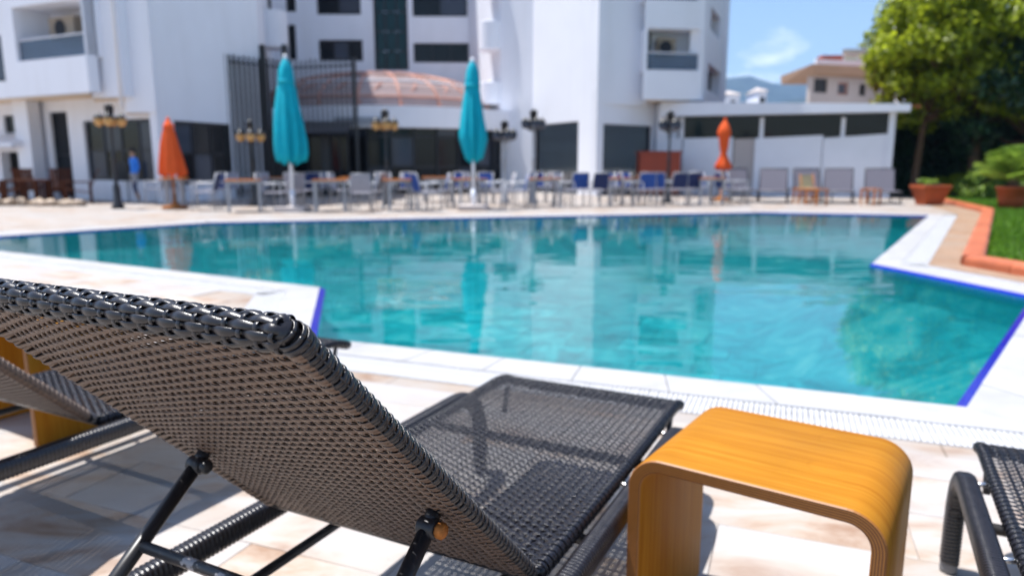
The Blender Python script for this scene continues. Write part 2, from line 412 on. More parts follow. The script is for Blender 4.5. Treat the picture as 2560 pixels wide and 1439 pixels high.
M['dome_glass'] = dome_glass()
def rail_glass():
    m = bpy.data.materials.new('tinted_balcony_glass'); m.use_nodes = True
    n, l = m.node_tree.nodes, m.node_tree.links; b = n['Principled BSDF']
    b.inputs['Base Color'].default_value = (.16,.20,.26,1); b.inputs['Roughness'].default_value = .08
    tr = n.new('ShaderNodeBsdfTransparent'); tr.inputs['Color'].default_value = (.6,.68,.76,1)
    mx = n.new('ShaderNodeMixShader'); mx.inputs[0].default_value = .55
    l.new(b.outputs[0], mx.inputs[1]); l.new(tr.outputs[0], mx.inputs[2]); l.new(mx.outputs[0], n['Material Output'].inputs[0]); return m
M['rail_glass'] = rail_glass()
def pool_stone():
    m = bpy.data.materials.new('green_pool_stone'); m.use_nodes = True
    n, l = m.node_tree.nodes, m.node_tree.links; b = n['Principled BSDF']
    g = n.new('ShaderNodeNewGeometry'); oi = n.new('ShaderNodeObjectInfo')
    t = n.new('ShaderNodeTexNoise'); t.inputs['Scale'].default_value = 1.9; t.inputs['Detail'].default_value = 8; t.inputs['Roughness'].default_value = .6; t.inputs['Distortion'].default_value = 1.4
    l.new(g.outputs['Position'], t.inputs['Vector'])
    c = ramp(n, l, t.outputs['Fac'], [(.30, (.003,.07,.08)), (.43, (.004,.25,.28)), (.55, (.03,.44,.47)), (.70, (.32,.62,.58))])
    mr = n.new('ShaderNodeMapRange'); mr.inputs['To Min'].default_value = .72; mr.inputs['To Max'].default_value = 1.2; l.new(oi.outputs['Random'], mr.inputs['Value'])
    vm = n.new('ShaderNodeVectorMath'); vm.operation = 'SCALE'; l.new(c, vm.inputs[0]); l.new(mr.outputs[0], vm.inputs['Scale'])
    l.new(vm.outputs[0], b.inputs['Base Color']); b.inputs['Roughness'].default_value = .8; return m
M['pool'] = pool_stone()
def water():
    m = bpy.data.materials.new('pool_water'); m.use_nodes = True
    n, l = m.node_tree.nodes, m.node_tree.links
    n.remove(n['Principled BSDF'])
    g = n.new('ShaderNodeNewGeometry')
    mp = n.new('ShaderNodeMapping'); mp.inputs['Rotation'].default_value = (0,0,R(20)); mp.inputs['Scale'].default_value = (.55,1.25,1); l.new(g.outputs['Position'], mp.inputs[0])
    t = n.new('ShaderNodeTexNoise'); t.inputs['Scale'].default_value = 1.9; t.inputs['Detail'].default_value = 2.0; t.inputs['Roughness'].default_value = .45; t.inputs['Distortion'].default_value = .7
    l.new(mp.outputs[0], t.inputs['Vector'])
    bp = n.new('ShaderNodeBump'); bp.inputs['Strength'].default_value = .085; bp.inputs['Distance'].default_value = .060; l.new(t.outputs['Fac'], bp.inputs['Height'])
    fr = n.new('ShaderNodeFresnel'); fr.inputs['IOR'].default_value = 1.62; l.new(bp.outputs[0], fr.inputs['Normal'])
    gl = n.new('ShaderNodeBsdfGlossy'); gl.inputs['Roughness'].default_value = .015; l.new(bp.outputs[0], gl.inputs['Normal'])
    tr = n.new('ShaderNodeBsdfTransparent'); tr.inputs['Color'].default_value = (.62,.96,.97,1)
    df = n.new('ShaderNodeBsdfDiffuse'); df.inputs['Color'].default_value = (.002,.245,.295,1)      # light scattered back by the body of water
    m2 = n.new('ShaderNodeMixShader'); m2.inputs[0].default_value = .38; l.new(tr.outputs[0], m2.inputs[1]); l.new(df.outputs[0], m2.inputs[2])
    mx = n.new('ShaderNodeMixShader'); l.new(fr.outputs[0], mx.inputs[0]); l.new(m2.outputs[0], mx.inputs[1]); l.new(gl.outputs[0], mx.inputs[2])
    l.new(mx.outputs[0], n['Material Output'].inputs[0]); return m
M['water'] = water()

# ================================================================== THE SETTING: pool, deck, lawn
POOL = [Vector(p) for p in [(-1.28,4.28),(2.02,2.98),(4.315,5.65),(3.97,7.66),(9.1,15.35),(5.8,16.45),(-5.75,13.42),(-7.87,10.75),(-8.6,10.05),(-6.46,8.80),(-1.70,6.11)]]
NP = len(POOL)
def offset(poly, d):
    """outward miter offset of a counter-clockwise outline"""
    out = []; n = len(poly)
    for i in range(n):
        a, b, c = poly[i-1], poly[i], poly[(i+1) % n]
        e1 = (b-a).normalized(); e2 = (c-b).normalized()
        n1 = Vector((e1.y, -e1.x)); n2 = Vector((e2.y, -e2.x))
        m = (n1+n2); m = m / max(m.length_squared, .5) * 2
        out.append(b + m*d)
    return out
def ring(inner, outer, zi, zo):
    mb = MB(); n = len(inner)
    mb.add([(p.x,p.y,zi) for p in inner] + [(p.x,p.y,zo) for p in outer], [(i, n+i, n+(i+1)%n, (i+1)%n) for i in range(n)])
    return mb
def poly_sheet(loops, z):
    loops3 = [[Vector((p[0],p[1],0)) for p in lp] for lp in loops]
    tris = tessellate_polygon(loops3)
    V = [(p.x,p.y,z) for lp in loops3 for p in lp]
    mb = MB(); F = []
    for t in tris:
        a, b, c = [Vector(V[i]) for i in t]
        F.append(t if (b-a).cross(c-a).z > 0 else (t[0],t[2],t[1]))
    mb.add(V, F); return mb

COP, DRN = .27, .52
OUT1, OUT2 = offset(POOL, COP), offset(POOL, DRN)
deck = poly_sheet([[(-90,-12),(60,-12),(60,120),(-90,120)], OUT2], -.005).build('deck', M['deck'])
tag(deck, kind='structure')

# basin
basin = MB()
zf = -.95
SHELF, FLOOR = offset(POOL, -.03), offset(POOL, -1.25)  # walls slope in under water, a shape added so the sun lights them
for top_, bot_, za, zb in ((POOL, SHELF, -.028, -.30), (SHELF, FLOOR, -.30, zf-.012)):
    for i in range(NP):
        j = (i+1) % NP; a, b, c, d = top_[i], top_[j], bot_[j], bot_[i]
        basin.add([(a.x,a.y,za),(b.x,b.y,za),(c.x,c.y,zb),(d.x,d.y,zb)], [(0,1,2,3)])
fl = poly_sheet([FLOOR], zf - .012); basin.add(fl.v, fl.f)
basin = basin.build('pool_basin', M['pool']); tag(basin, kind='structure')
def inside(p, poly):
    c = False; n = len(poly)
    for i in range(n):
        a, b = poly[i], poly[i-1]
        if (a.y > p[1]) != (b.y > p[1]) and p[0] < (b.x-a.x)*(p[1]-a.y)/(b.y-a.y)+a.x: c = not c
    return c
# stone tiles of the near pool floor, each one laid a little uneven
e1 = Vector((.930,-.367)); e2 = Vector((.367,.930))
tmesh = None; TL, TW = .60, .60
cnt = 0
for j in range(-1, 10):
    for i in range(-8, 10):
        c = Vector((.26,3.69)) + e1*(i*TL + (j % 2)*.3) + e2*(j*TW)
        if not all(inside(c + e1*sx*.31 + e2*sy*.31, FLOOR) for sx in (-1,1) for sy in (-1,1)): continue
        if tmesh is None:
            o = MB().box(-TL/2+.006, TL/2-.006, -TW/2+.006, TW/2-.006, -.02, .012).build('floor_tile', M['pool'], basin, local=True); tmesh = o.data
        else:
            o = bpy.data.objects.new('floor_tile', tmesh); COL.objects.link(o); o.parent = basin
        o.location = (c.x, c.y, zf - .002 + random.uniform(-.006,.008)); o.rotation_euler = (random.uniform(-.01,.01), random.uniform(-.01,.01), math.atan2(e1.y, e1.x))
        cnt += 1
water_o = poly_sheet([POOL], -.024).build('pool_water', M['water'])
tag(water_o, kind='structure')

# coping: bedding, stones and blue nosing
coping = ring(POOL, OUT1, -.014, -.014).build('coping', M['grout']); tag(coping, kind='structure')
nos = MB(); INN = offset(POOL, -.024)
for i in range(NP):
    j = (i+1) % NP
    a, b, c, d = POOL[i], POOL[j], INN[j], INN[i]
    if i in (4,5,6): c, d = b.lerp(c,.2), a.lerp(d,.2)
    if i in (1,NP-1): c, d = b.lerp(c,2.0), a.lerp(d,2.0)
    nos.add([(a.x,a.y,.001),(b.x,b.y,.001),(c.x,c.y,-.020),(d.x,d.y,-.020),(c.x,c.y,-.09),(d.x,d.y,-.09)], [(0,1,2,3),(3,2,4,5)])
nos.build('nosing', M['blue'], coping, local=True)
for i in range(NP):
    j = (i+1) % NP
    a, b, oa, ob = POOL[i], POOL[j], OUT1[i], OUT1[j]
    L = (b-a).length; k = max(1, round(L/.46)); g = .0025/L
    for t in range(k):
        s0, s1 = t/k + (g if t else 0), (t+1)/k - (g if t < k-1 else 0)
        dz = random.uniform(-.0012,.0012)
        P = [a.lerp(b,s0), a.lerp(b,s1), oa.lerp(ob,s1), oa.lerp(ob,s0)]
        P = [P[0].lerp(P[3],.004), P[1].lerp(P[2],.004), P[2], P[3]]
        MB().hexa([(p.x,p.y,-.013) for p in reversed(P)], [(p.x,p.y,.002+dz) for p in reversed(P)]).build('coping_stone', M['coping'], coping, local=True)

# overflow drain: trough and slats
drain = ring(OUT1, OUT2, -.045, -.045)
for lst in (OUT1, OUT2):
    for i in range(NP):
        j = (i+1) % NP; drain.add([(lst[i].x,lst[i].y,-.045),(lst[j].x,lst[j].y,-.045),(lst[j].x,lst[j].y,-.0115),(lst[i].x,lst[i].y,-.0115)], [(0,1,2,3)])
drain = drain.build('drain_channel', M['trough']); tag(drain, kind='structure')
rest = MB(); sm = None
for i in range(NP):
    j = (i+1) % NP
    a, b, oa, ob = OUT1[i], OUT1[j], OUT2[i], OUT2[j]
    e = (b-a); L = e.length; e = e/L; nrm = Vector((e.y,-e.x)); PIT = .0225 if i in (0, NP-1) else .045
    k = int(L/PIT)
    for t in range(k+1):
        p = a + e*(t*PIT + .008) + nrm*.125
        w = PIT*.37
        if i == 0:
            if sm is None:
                o = MB().box(-w, w, -.122, .122, -.020, 0).build('slat', M['drain'], drain, local=True); sm = o.data
            else:
                o = bpy.data.objects.new('slat', sm); COL.objects.link(o); o.parent = drain
            o.location = (p.x,p.y,-.002); o.rotation_euler = (0,0,math.atan2(e.y,e.x) + random.uniform(-.01,.01))
        else:
            rest.obox((p.x,p.y,-.012), (e.x*w,e.y*w,0), (nrm.x*.122,nrm.y*.122,0), (0,0,.010))
    for s_ in (.004, .246, .125):   # stringers of the grating
        m0, m1 = a + nrm*s_, b + nrm*s_
        rest.obox(((m0.x+m1.x)/2,(m0.y+m1.y)/2,-.026), (e.x*L/2,e.y*L/2,0), (nrm.x*.004,nrm.y*.004,0), (0,0,.012))
tag(rest.build('grating', M['drain'], drain, local=True), kind='stuff')

# foreground paving: travertine tiles laid in rows along the pool edge
o0 = Vector((.26,3.69)); ed = Vector((.930,-.367)); en = Vector((-.367,-.930))
rows = [(.527,.675),(.675,.90),(.90,1.20),(1.20,1.49),(1.49,1.79),(1.79,2.09),(2.09,2.39),(2.39,2.69),(2.69,2.99),(2.99,3.29),(3.29,3.60),(3.60,3.90)]
def tile_obj(P, gap=.0011):
    c = sum(P, Vector((0,0)))/4
    Q = [p + (c-p).normalized()*gap*1.4 for p in P]
    o = MB().hexa([(p.x,p.y,-.0048) for p in Q], [(p.x,p.y,random.uniform(-.0008,.0008)) for p in Q])
    return o.build('tile', M['tile'], deck, local=True)
for (n0, n1) in rows:
    s = -2.7 + random.uniform(0,.4)
    while s < 2.9:
        w = random.choice([.30,.45,.45,.60,.60,.75])
        P = [o0+ed*s+en*n1, o0+ed*(s+w)+en*n1, o0+ed*(s+w)+en*n0, o0+ed*s+en*n0]
        c = (P[0]+P[2])/2
        if c.y > .2 and all(not inside(p, OUT2) for p in P) and c.x > -2.6 and abs(c.x) < c.y*1.15+.9:
            tile_obj(P)
        s += w
# left bank paving rows beyond the loungers
a, b = OUT2[NP-2], OUT2[NP-1]
ld = (a-b).normalized(); ln = Vector((ld.y,-ld.x))
if ln.y > 0: ln = -ln
for r in range(0, 7):
    n0, n1 = .006+r*.30, .006+(r+1)*.30
    s = random.uniform(-.6,0)
    while s < 6.0:
        w = random.choice([.45,.60,.60,.75])
        P = [b+ld*s+ln*n0, b+ld*(s+w)+ln*n0, b+ld*(s+w)+ln*n1, b+ld*s+ln*n1]
        rel = [(p-o0).dot(en) for p in P]
        if all(not inside(p, OUT2) for p in P) and (all((p-o0).dot(ed) < -2.75 for p in P) or all(v < .52 for v in rel)):
            tile_obj([P[3],P[2],P[1],P[0]] if True else P)
        s += w

# tan deck strip on the right bank, terracotta kerb and lawn
KERB = [Vector(p) for p in [(13.6,22.9),(12.35,19.6),(10.95,16.15),(4.98,7.50),(5.35,5.2),(5.9,2.6)]]
tan = [OUT2[3], OUT2[4], OUT2[4]+Vector((.9,.5)), KERB[0]+Vector((-.9,.3)), KERB[0], KERB[1], KERB[2], KERB[3], KERB[4], KERB[5], OUT2[2]+Vector((.8,-2.4)), OUT2[2]]
tan = [OUT2[3]+Vector((.006,0)), OUT2[4]+Vector((.01,.0)), Vector((11.3,19.0)), KERB[0], KERB[1], KERB[2], KERB[3], KERB[4], KERB[5], Vector((4.95,2.6)), OUT2[2]+Vector((.01,0))]
tag(poly_sheet([tan], -.001).build('path', M['tan_deck']), kind='structure')
kerb = tag(empty('garden_kerb', (KERB[3].x, KERB[3].y, 0)), 'rounded terracotta kerb edging the lawn on the right bank', 'kerb')
for i in range(len(KERB)-1):
    a, b = KERB[i], KERB[i+1]; L = (b-a).length; k = max(1, round(L/.62)); e = (b-a)/L; nn = Vector((-e.y, e.x))
    prof = [(-.12,-.02),(-.12,.07),(-.105,.10),(-.07,.115),(.06,.115),(.09,.10),(.105,.07),(.105,-.02)]
    for t in range(k):
        p0, p1 = a + e*(L*t/k + .004), a + e*(L*(t+1)/k - .004)
        V = [(p0.x+nn.x*u, p0.y+nn.y*u, z) for u, z in prof] + [(p1.x+nn.x*u, p1.y+nn.y*u, z) for u, z in prof]
        n = len(prof)
        MB().add(V, [(i_,(i_+1)%n,n+(i_+1)%n,n+i_) for i_ in range(n)] + [tuple(range(n-1,-1,-1)), tuple(range(n,2*n))]).build('kerb_stone', M['curb'], kerb)
lawn_pts = [KERB[0]+Vector((.1,.05)), Vector((15.5,40)), Vector((55,40)), Vector((55,2.6)), KERB[5]+Vector((.09,0)), KERB[4]+Vector((.09,0)), KERB[3]+Vector((.10,-.02)), KERB[2]+Vector((.09,-.03)), KERB[1]+Vector((.09,0))]
lawn = poly_sheet([lawn_pts], .03).build('lawn', M['lawn']); tag(lawn, kind='structure')
# grass blades where the lawn is in view
N = 26000; V = np.zeros((N*3,3), np.float32); k = 0
while k < N:
    p = Vector((random.uniform(5, 17), random.uniform(5, 23)))
    if p.x > .80*p.y + 1.8 or not inside(p, lawn_pts): continue
    a = random.uniform(0, 6.283); h = random.uniform(.04,.085); w = random.uniform(.006,.011)*(1+p.y/14)
    dx, dy = math.cos(a)*w, math.sin(a)*w
    V[k*3] = (p.x-dx, p.y-dy, .03); V[k*3+1] = (p.x+dx, p.y+dy, .03); V[k*3+2] = (p.x+random.uniform(-.03,.03), p.y+random.uniform(-.03,.03), .03+h); k += 1
g = np_mesh('grass', V, np.arange(N*3).reshape(-1,3), M['grass'])
tag(g, 'short green grass of the lawn behind the kerb', 'grass', kind='stuff')

# mountains far behind
def ridge(Y, pts, name, base=-5, depth=600):
    xs = np.linspace(pts[0][0], pts[-1][0], 90); ys = np.interp(xs, [p[0] for p in pts], [p[1] for p in pts])
    V = []; F = []; rows_ = 12
    for r in range(rows_):
        t = r/(rows_-1)
        for i, (x, y) in enumerate(zip(xs, ys)):
            p = at(x, y, Y); h = p.z
            prof = math.sin(t*math.pi/2)**.9
            jag = (rng.random()-.5)*h*.10*math.sin(t*math.pi) + (rng.random()-.5)*5*(t > .9)
            V.append((p.x, Y - depth*(1-t) + (rng.random()-.5)*40, base + (h-base)*prof + jag))
    n = len(xs)
    for r in range(rows_-1):
        for i in range(n-1): F.append((r*n+i, r*n+i+1, (r+1)*n+i+1, (r+1)*n+i))
    o = np_mesh(name, V, F, M['mountain'], smooth=True); tag(o, kind='structure'); return o
ridge(3000, [(-600,330),(200,300),(900,255),(1500,225),(1780,205),(1835,190),(1870,198),(1905,215),(1940,222),(1960,196),(2010,189),(2100,200),(2300,182),(2700,230),(3600,300)], 'mountain')
ridge(1950, [(-600,372),(900,352),(1700,290),(1900,268),(2000,246),(2200,240),(2600,268),(3400,340)], 'hill', depth=420)

# ================================================================== WICKER LOUNGERS
WS, SL, BL, BA, SZ = .632, 1.150, .800, R(45.4), .332      # seat width, seat length, back length, back angle, seat height
TR_ = .0130                                                 # frame tube radius
WPIT = .0210                                                # spacing of the warp strands
def sweep(path, nrm, w, th, n_sec=6, wf=None):
    """flat strand: path of points, matching normals, half width, half thickness"""
    V = []; F = []; m = len(path)
    sec = [(math.cos(q), math.sin(q)) for q in [2*math.pi*k/n_sec for k in range(n_sec)]]
    for i in range(m):
        a, b = path[max(i-1,0)], path[min(i+1,m-1)]
        t = (b-a).normalized(); nn = nrm[i]; s = t.cross(nn).normalized(); nn = s.cross(t)
        k_ = 1.0 if wf is None else wf[i]
        for (cx, cy) in sec: V.append(path[i] + s*(w*k_*cx) + nn*(th*(.6+.4*k_)*cy))
    for i in range(m-1):
        for k in range(n_sec): F.append((i*n_sec+k, i*n_sec+(k+1)%n_sec, (i+1)*n_sec+(k+1)%n_sec, (i+1)*n_sec+k))
    F.append(tuple(range(n_sec-1,-1,-1))); F.append(tuple((m-1)*n_sec+k for k in range(n_sec)))
    return V, F
def weft_path(par, sgn, lift, zc0=.0085):
    """one strand across the panel (local x), wrapped round both side tubes. sgn: which face (+z/-z) the panel hugs"""
    P = []; Nn = []
    r = TR_ + (.0030 if par else .0014)
    zc = sgn*zc0
    xr, xl = -TR_, -WS+TR_
    arc = [R(a) for a in (-150,-120,-90,-60,-30,0,25,48,68,86,102)]
    for a in arc:
        P.append(Vector((xr + r*math.cos(a), 0, sgn*r*math.sin(a)))); Nn.append(Vector((math.cos(a),0,sgn*math.sin(a))))
    x = xr - .010; n = 0
    while x > xl + .010:
        ph = math.pi*x/WPIT
        P.append(Vector((x, 0, zc + lift*math.cos(ph + math.pi*par)))); Nn.append(Vector((0,0,sgn)))
        x -= WPIT/5
    for a in reversed(arc):
        P.append(Vector((xl - r*math.cos(a), 0, sgn*r*math.sin(a)))); Nn.append(Vector((-math.cos(a),0,sgn*math.sin(a))))
    return P, Nn
def weft_mesh(name, par, sgn, w, lift=.0019, th=.00125, double=False, m='wicker_bounce', zc0=.0085):
    P, Nn = weft_path(par, sgn, lift, zc0); mb = MB(); mb.add(*sweep(P, Nn, w, th))
    if double:                                              # the strand returns across the other face of the panel
        P2 = [Vector((-TR_*1.4-(WS-TR_*2.8)*i/64, 0, -sgn*(.0075+.0016*math.cos(math.pi*(-TR_*1.4-(WS-TR_*2.8)*i/64)/WPIT+math.pi*(par+1))))) for i in range(65)]
        mb.add(*sweep(P2, [Vector((0,0,-sgn))]*65, w*1.02, th, 4))
    me = bpy.data.meshes.new(name); me.from_pydata(mb.v, [], mb.f); me.update()
    me.polygons.foreach_set('use_smooth', [True]*len(me.polygons)); me.materials.append(M[m]); me.materials.append(M['wicker' if m == 'wicker_bounce' else m])
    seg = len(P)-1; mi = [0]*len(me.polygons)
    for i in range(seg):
        if i < 7 or i >= seg-7: mi[i*6:(i+1)*6] = [1]*6  # wraps turned from the ground: shade put in by the dark wicker
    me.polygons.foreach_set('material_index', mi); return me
BP, SP = .0078, .0106                                       # weft pitch of back and seat
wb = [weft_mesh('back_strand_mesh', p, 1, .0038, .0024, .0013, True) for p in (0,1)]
wsd = [weft_mesh('seat_strand_mesh', p, 1, .0047, .0020, .0012, False, 'wicker_seat', .0115) for p in (0,1)]

def seat_z(u):                                              # the foot end curls down, the middle dips a little
    d = max(0.0, u-(SL-.16)); return -.010*math.sin(math.pi*min(1,u/SL)) - 1.9*d*d
def inset(u):                                               # rounded corners at the foot end
    t = max(0.0, (u-(SL-.075))/.075); return .055*(1-math.sqrt(max(0.0, 1-t*t*.98)))
def tube_path(fn, u0, u1, n):
    return [fn(u0+(u1-u0)*i/(n-1)) for i in range(n)]
def coil(path, r_in, pitch, amp, n=10, squash=(1,1), up=Vector((0,0,1))):
    """tube whose skin is a tightly wound coil"""
    # resample
    d = [0.0]
    for i in range(1, len(path)): d.append(d[-1] + (path[i]-path[i-1]).length)
    L = d[-1]; m = int(L/pitch*4); V = []; F = []; j = 0
    for i in range(m+1):
        s = L*i/m
        while j < len(d)-2 and d[j+1] < s: j += 1
        f = (s-d[j])/max(1e-9, d[j+1]-d[j]); p = path[j].lerp(path[j+1], f)
        t = (path[min(j+2,len(path)-1)]-path[max(j-1,0)]).normalized()
        x = Vector((1,0,0)); x = (x - t*x.dot(t)).normalized(); y = t.cross(x)
        for k in range(n):
            q = 2*math.pi*(k+.5)/n
            rr = r_in + amp*abs(math.sin(math.pi*(s/pitch + .5*math.cos(q)*.6)))
            V.append(p + x*(squash[0]*rr*math.copysign(abs(math.cos(q))**.6, math.cos(q))) + y*(squash[1]*rr*math.copysign(abs(math.sin(q))**.6, math.sin(q))))
    for i in range(m):
        for k in range(n): F.append((i*n+k, i*n+(k+1)%n, (i+1)*n+(k+1)%n, (i+1)*n+k))
    F.append(tuple(range(n-1,-1,-1))); F.append(tuple(m*n+k for k in range(n)))
    mb = MB(); mb.add(V, F); return mb

def rounded(pts, r, n=6):
    out = [pts[0]]
    for i in range(1, len(pts)-1):
        a, b, c = pts[i-1], pts[i], pts[i+1]
        p0 = b + (a-b).normalized()*r; p1 = b + (c-b).normalized()*r
        for k in range(n+1):
            t = k/n; out.append(p0.lerp(b,t).lerp(b.lerp(p1,t),t))
    out.append(pts[-1]); return out

def make_lounger(single):
    root = empty('sun_lounger', (0,0,0))
    # ---- base frame: two wrapped rails that bend down into legs at both ends, cross tubes
    for s, x in ((1, .031), (-1, -WS-.040)):
        pth = [Vector((x,-.86,.0)), Vector((x,-.86,.302)), Vector((x,.975,.302)), Vector((x,.975,.03))]
        pth = rounded(pth, .17, 10)
        rail = coil(pth, .0160, .0105, .0027, 12, (1.22,1.38)).build('rail', M['wicker'], root, True, True)
        for u in (-.86, .975):
            MB().lathe([(.020,0),(.021,.01),(.021,.045),(.017,.05)], 12, (x,u,0)).build('foot_cap', M['plastic_grey'], rail, True, True)
        xi = .012 if s > 0 else -WS-.012
        for u in (.46, .820):
            MB().tube([(x-s*.0,u,.312),(xi-s*.022,u,.318)], .0065, 8).build('rail_bolt', M['bolt'], rail, True, True)
    for u in (-.62,.27,.70): MB().tube([(.031,u,.265),(-WS-.040,u,.265)], .0125, 10).build('cross_tube', M['pipe'], root, True, True)
    for x in (-.105, -.535):
        MB().tube([(x,.27,.268),(x,-.70,.268)], .0105, 10).build('ratchet_bar', M['chipped'], root, True, True)
    # ---- seat
    seat = empty('seat', (0,0,SZ)); seat.parent = root
    def side(x): sg_ = 1 if x > -WS/2 else -1; return [Vector((x - sg_*inset(u), u, seat_z(u))) for u in list(np.linspace(.012, SL-.08, 34)) + list(np.linspace(SL-.075, SL, 10))]
    fr = MB()
    fr.tube(side(-TR_), TR_, 10); fr.tube(side(-WS+TR_), TR_, 10)
    fr.tube([Vector((-TR_,.012,0)), Vector((-WS+TR_,.012,0))], TR_, 10)
    endp = side(-TR_)[-1]
    fr.tube([Vector((endp.x,endp.y,endp.z)), Vector((-WS-endp.x,endp.y,endp.z))], TR_, 10)
    fr.build('seat_frame', M['wicker_seat'], seat, True, True)
    nS = int((SL-.03)/SP)
    allV = []
    joined = MB()
    for i in range(nS):
        u = .028 + i*SP; z = seat_z(u); sl = math.atan2(seat_z(u+.004)-seat_z(u-.004), .008)
        if single:
            o = bpy.data.objects.new('weft_strand', wsd[i%2]); COL.objects.link(o); o.parent = seat
            o.location = (random.uniform(-.0004,.0004)-inset(u), u+random.uniform(-.0005,.0005), z); o.rotation_euler = (sl + random.uniform(-.05,.05), 0, random.uniform(-.0012,.0012)); o.scale = ((WS-2*inset(u))/WS, 1, 1)
        else:
            c_, s_ = math.cos(sl), math.sin(sl); me = wsd[i%2]
            joined.add([(v.co.x*(WS-2*inset(u))/WS-inset(u), u + v.co.y*c_ - v.co.z*s_, z + v.co.y*s_ + v.co.z*c_) for v in me.vertices], [tuple(p.vertices) for p in me.polygons])
    nw = int((WS-2*TR_)/WPIT)
    wp = MB()
    for k in range(nw+2):
        x = -WPIT*(k+1)
        if x < -WS+2*TR_: break
        P = []; Nn = []
        for i in range(nS*3+1):
            u = .028 + (i/3-.0)*SP; z = seat_z(u)
            P.append(Vector((x,u,z+.0115 - .0019*math.cos(math.pi*(i/3) + math.pi*(k+1)))) ); Nn.append(Vector((0,0,1)))
        V, F = sweep(P, Nn, .0042, .0010, 4); wp.add(V, F)
    w_ = wp.build('warp_strands', M['wicker_seat'], seat, True, True); tag(w_, kind='stuff')
    if not single: tag(joined.build('weft_weave', M['wicker_seat'], seat, True, True), kind='stuff')
    # head bar where the back is hinged
    hb = MB(); P = [Vector((-.004-(WS-.008)*i/60, 0, 0)) for i in range(61)]
    for a in range(0, 360, 45):
        q = R(a); V, F = sweep([Vector((p.x, .012+(TR_+.0012)*math.cos(q), (TR_+.0012)*math.sin(q))) for p in P], [Vector((0,math.cos(q),math.sin(q)))]*61, .0048, .0012, 5); hb.add(V, F)
    hb.build('head_binding', M['wicker'], seat, True, True)
    fb = MB()
    for a in range(0, 360, 40):
        q = R(a); V, F = sweep([Vector((-WS/2+(p.x+WS/2)*(WS-.10)/WS, endp.y+(TR_+.0012)*math.cos(q), endp.z+(TR_+.0012)*math.sin(q))) for p in P], [Vector((0,math.cos(q),math.sin(q)))]*61, .0050, .0012, 5); fb.add(V, F)
    fb.build('foot_binding', M['wicker'], seat, True, True)
    # legs under the foot end of the seat
    for x in (-.03, -WS+.03):
        MB().tube([(x,1.05,-.03),(x,1.03,-.10),(x,1.02,-.12)], .009, 8).build('seat_stay', M['pipe'], seat, True, True)
    # ---- backrest (local y up the panel, local z to its underside)
    back = empty('backrest', (0,-.004,SZ+.004)); back.parent = root
    back.rotation_euler = (math.pi-BA, 0, 0)
    t0, t1 = .016, BL
    fr = MB(); cr = .020
    pts = [Vector((-TR_,t0,0)), Vector((-TR_,t1-TR_,0)), Vector((-WS+TR_,t1-TR_,0)), Vector((-WS+TR_,t0,0))]
    fr.tube(rounded(pts, cr, 6), TR_, 12); fr.tube([pts[0], pts[3]], TR_, 10); fr.tube([Vector((-.010,t1-.0148,0)), Vector((-WS+.010,t1-.0148,0))], .0143, 12)
    fr.build('back_frame', M['wicker'], back, True, True)
    nB = int((t1-2*TR_-.006-t0-.010)/BP)
    joined = MB()
    for i in range(nB+1):
        t = t0 + .012 + i*BP
        if single:
            o = bpy.data.objects.new('weft_strand', wb[i%2]); COL.objects.link(o); o.parent = back
            o.location = (random.uniform(-.0004,.0004), t+random.uniform(-.0004,.0004), 0); o.rotation_euler = (random.uniform(-.07,.07), 0, random.uniform(-.001,.001))
        else:
            me = wb[i%2]; joined.add([(v.co.x, t+v.co.y, v.co.z) for v in me.vertices], [tuple(p.vertices) for p in me.polygons])
    if not single: tag(joined.build('weft_weave', M['wicker_bounce'], back, True, True), kind='stuff')
    # warp strands run up the panel, and wrap round the top tube
    wp = MB(); tw_ = MB(); ET = .0148; ct = t1-ET
    nrow = 10; dth = 30.0
    for k in range(nw+2):
        x = -WPIT*(k+1)
        if x < -WS+2*TR_: break
        P = []; Nn = []
        for i in range(nB*3+1):
            t = t0+.012+(i/3)*BP
            P.append(Vector((x,t,.0085 - .0019*math.cos(math.pi*(i/3)+math.pi*(k+1))*(-1 if False else 1)))); Nn.append(Vector((0,0,1)))
        V, F = sweep(P, Nn, .0034, .0010, 5); wp.add(V, F)
        P = []; Nn = []
        for i in range(49):
            th = -160 + i*(320/48)             # 0 = away from the panel (up the back), 90 = underside
            q = R(th); rr = ET + .0028 + .0017*math.cos(math.pi*(th/dth + k + .5))
            P.append(Vector((x, ct + rr*math.cos(q), rr*math.sin(q)))); Nn.append(Vector((0,math.cos(q),math.sin(q))))
        V, F = sweep(P, Nn, .0034, .0010, 6); tw_.add(V, F)
    tag(wp.build('warp_strands', M['wicker_bounce'], back, True, True), kind='stuff'); tag(tw_.build('edge_wraps', M['wicker'], back, True, True), kind='stuff')
    # strands lying along the top tube, over one band and under the next
    for j in range(nrow):
        th = (j-(nrow-1)/2)*dth; q = R(th)
        P = []; Nn = []; wfl = []; m = int((WS-.026)/.0025)
        for i in range(m+1):
            x = -.013 - (WS-.026)*i/m
            ph_ = math.pi*(-x/WPIT - 1 + (j-(nrow-1)/2) + .5); rr = ET + .0016 - .0019*math.cos(ph_); wfl.append(.62+.38*(.5-.5*math.cos(ph_))**.6)
            # strands tuck in at the corners
            e = min(1, (i+.5)/5, (m-i+.5)/5); rr = ET*.55 + (rr-ET*.55)*math.sin(e*math.pi/2)
            P.append(Vector((x, ct + rr*math.cos(q), rr*math.sin(q)))); Nn.append(Vector((0,math.cos(q),math.sin(q))))
        V, F = sweep(P, Nn, .0054, .0021, 8, wfl); MB().add(V, F).build('edge_strand', M['wicker'], back, True, True)
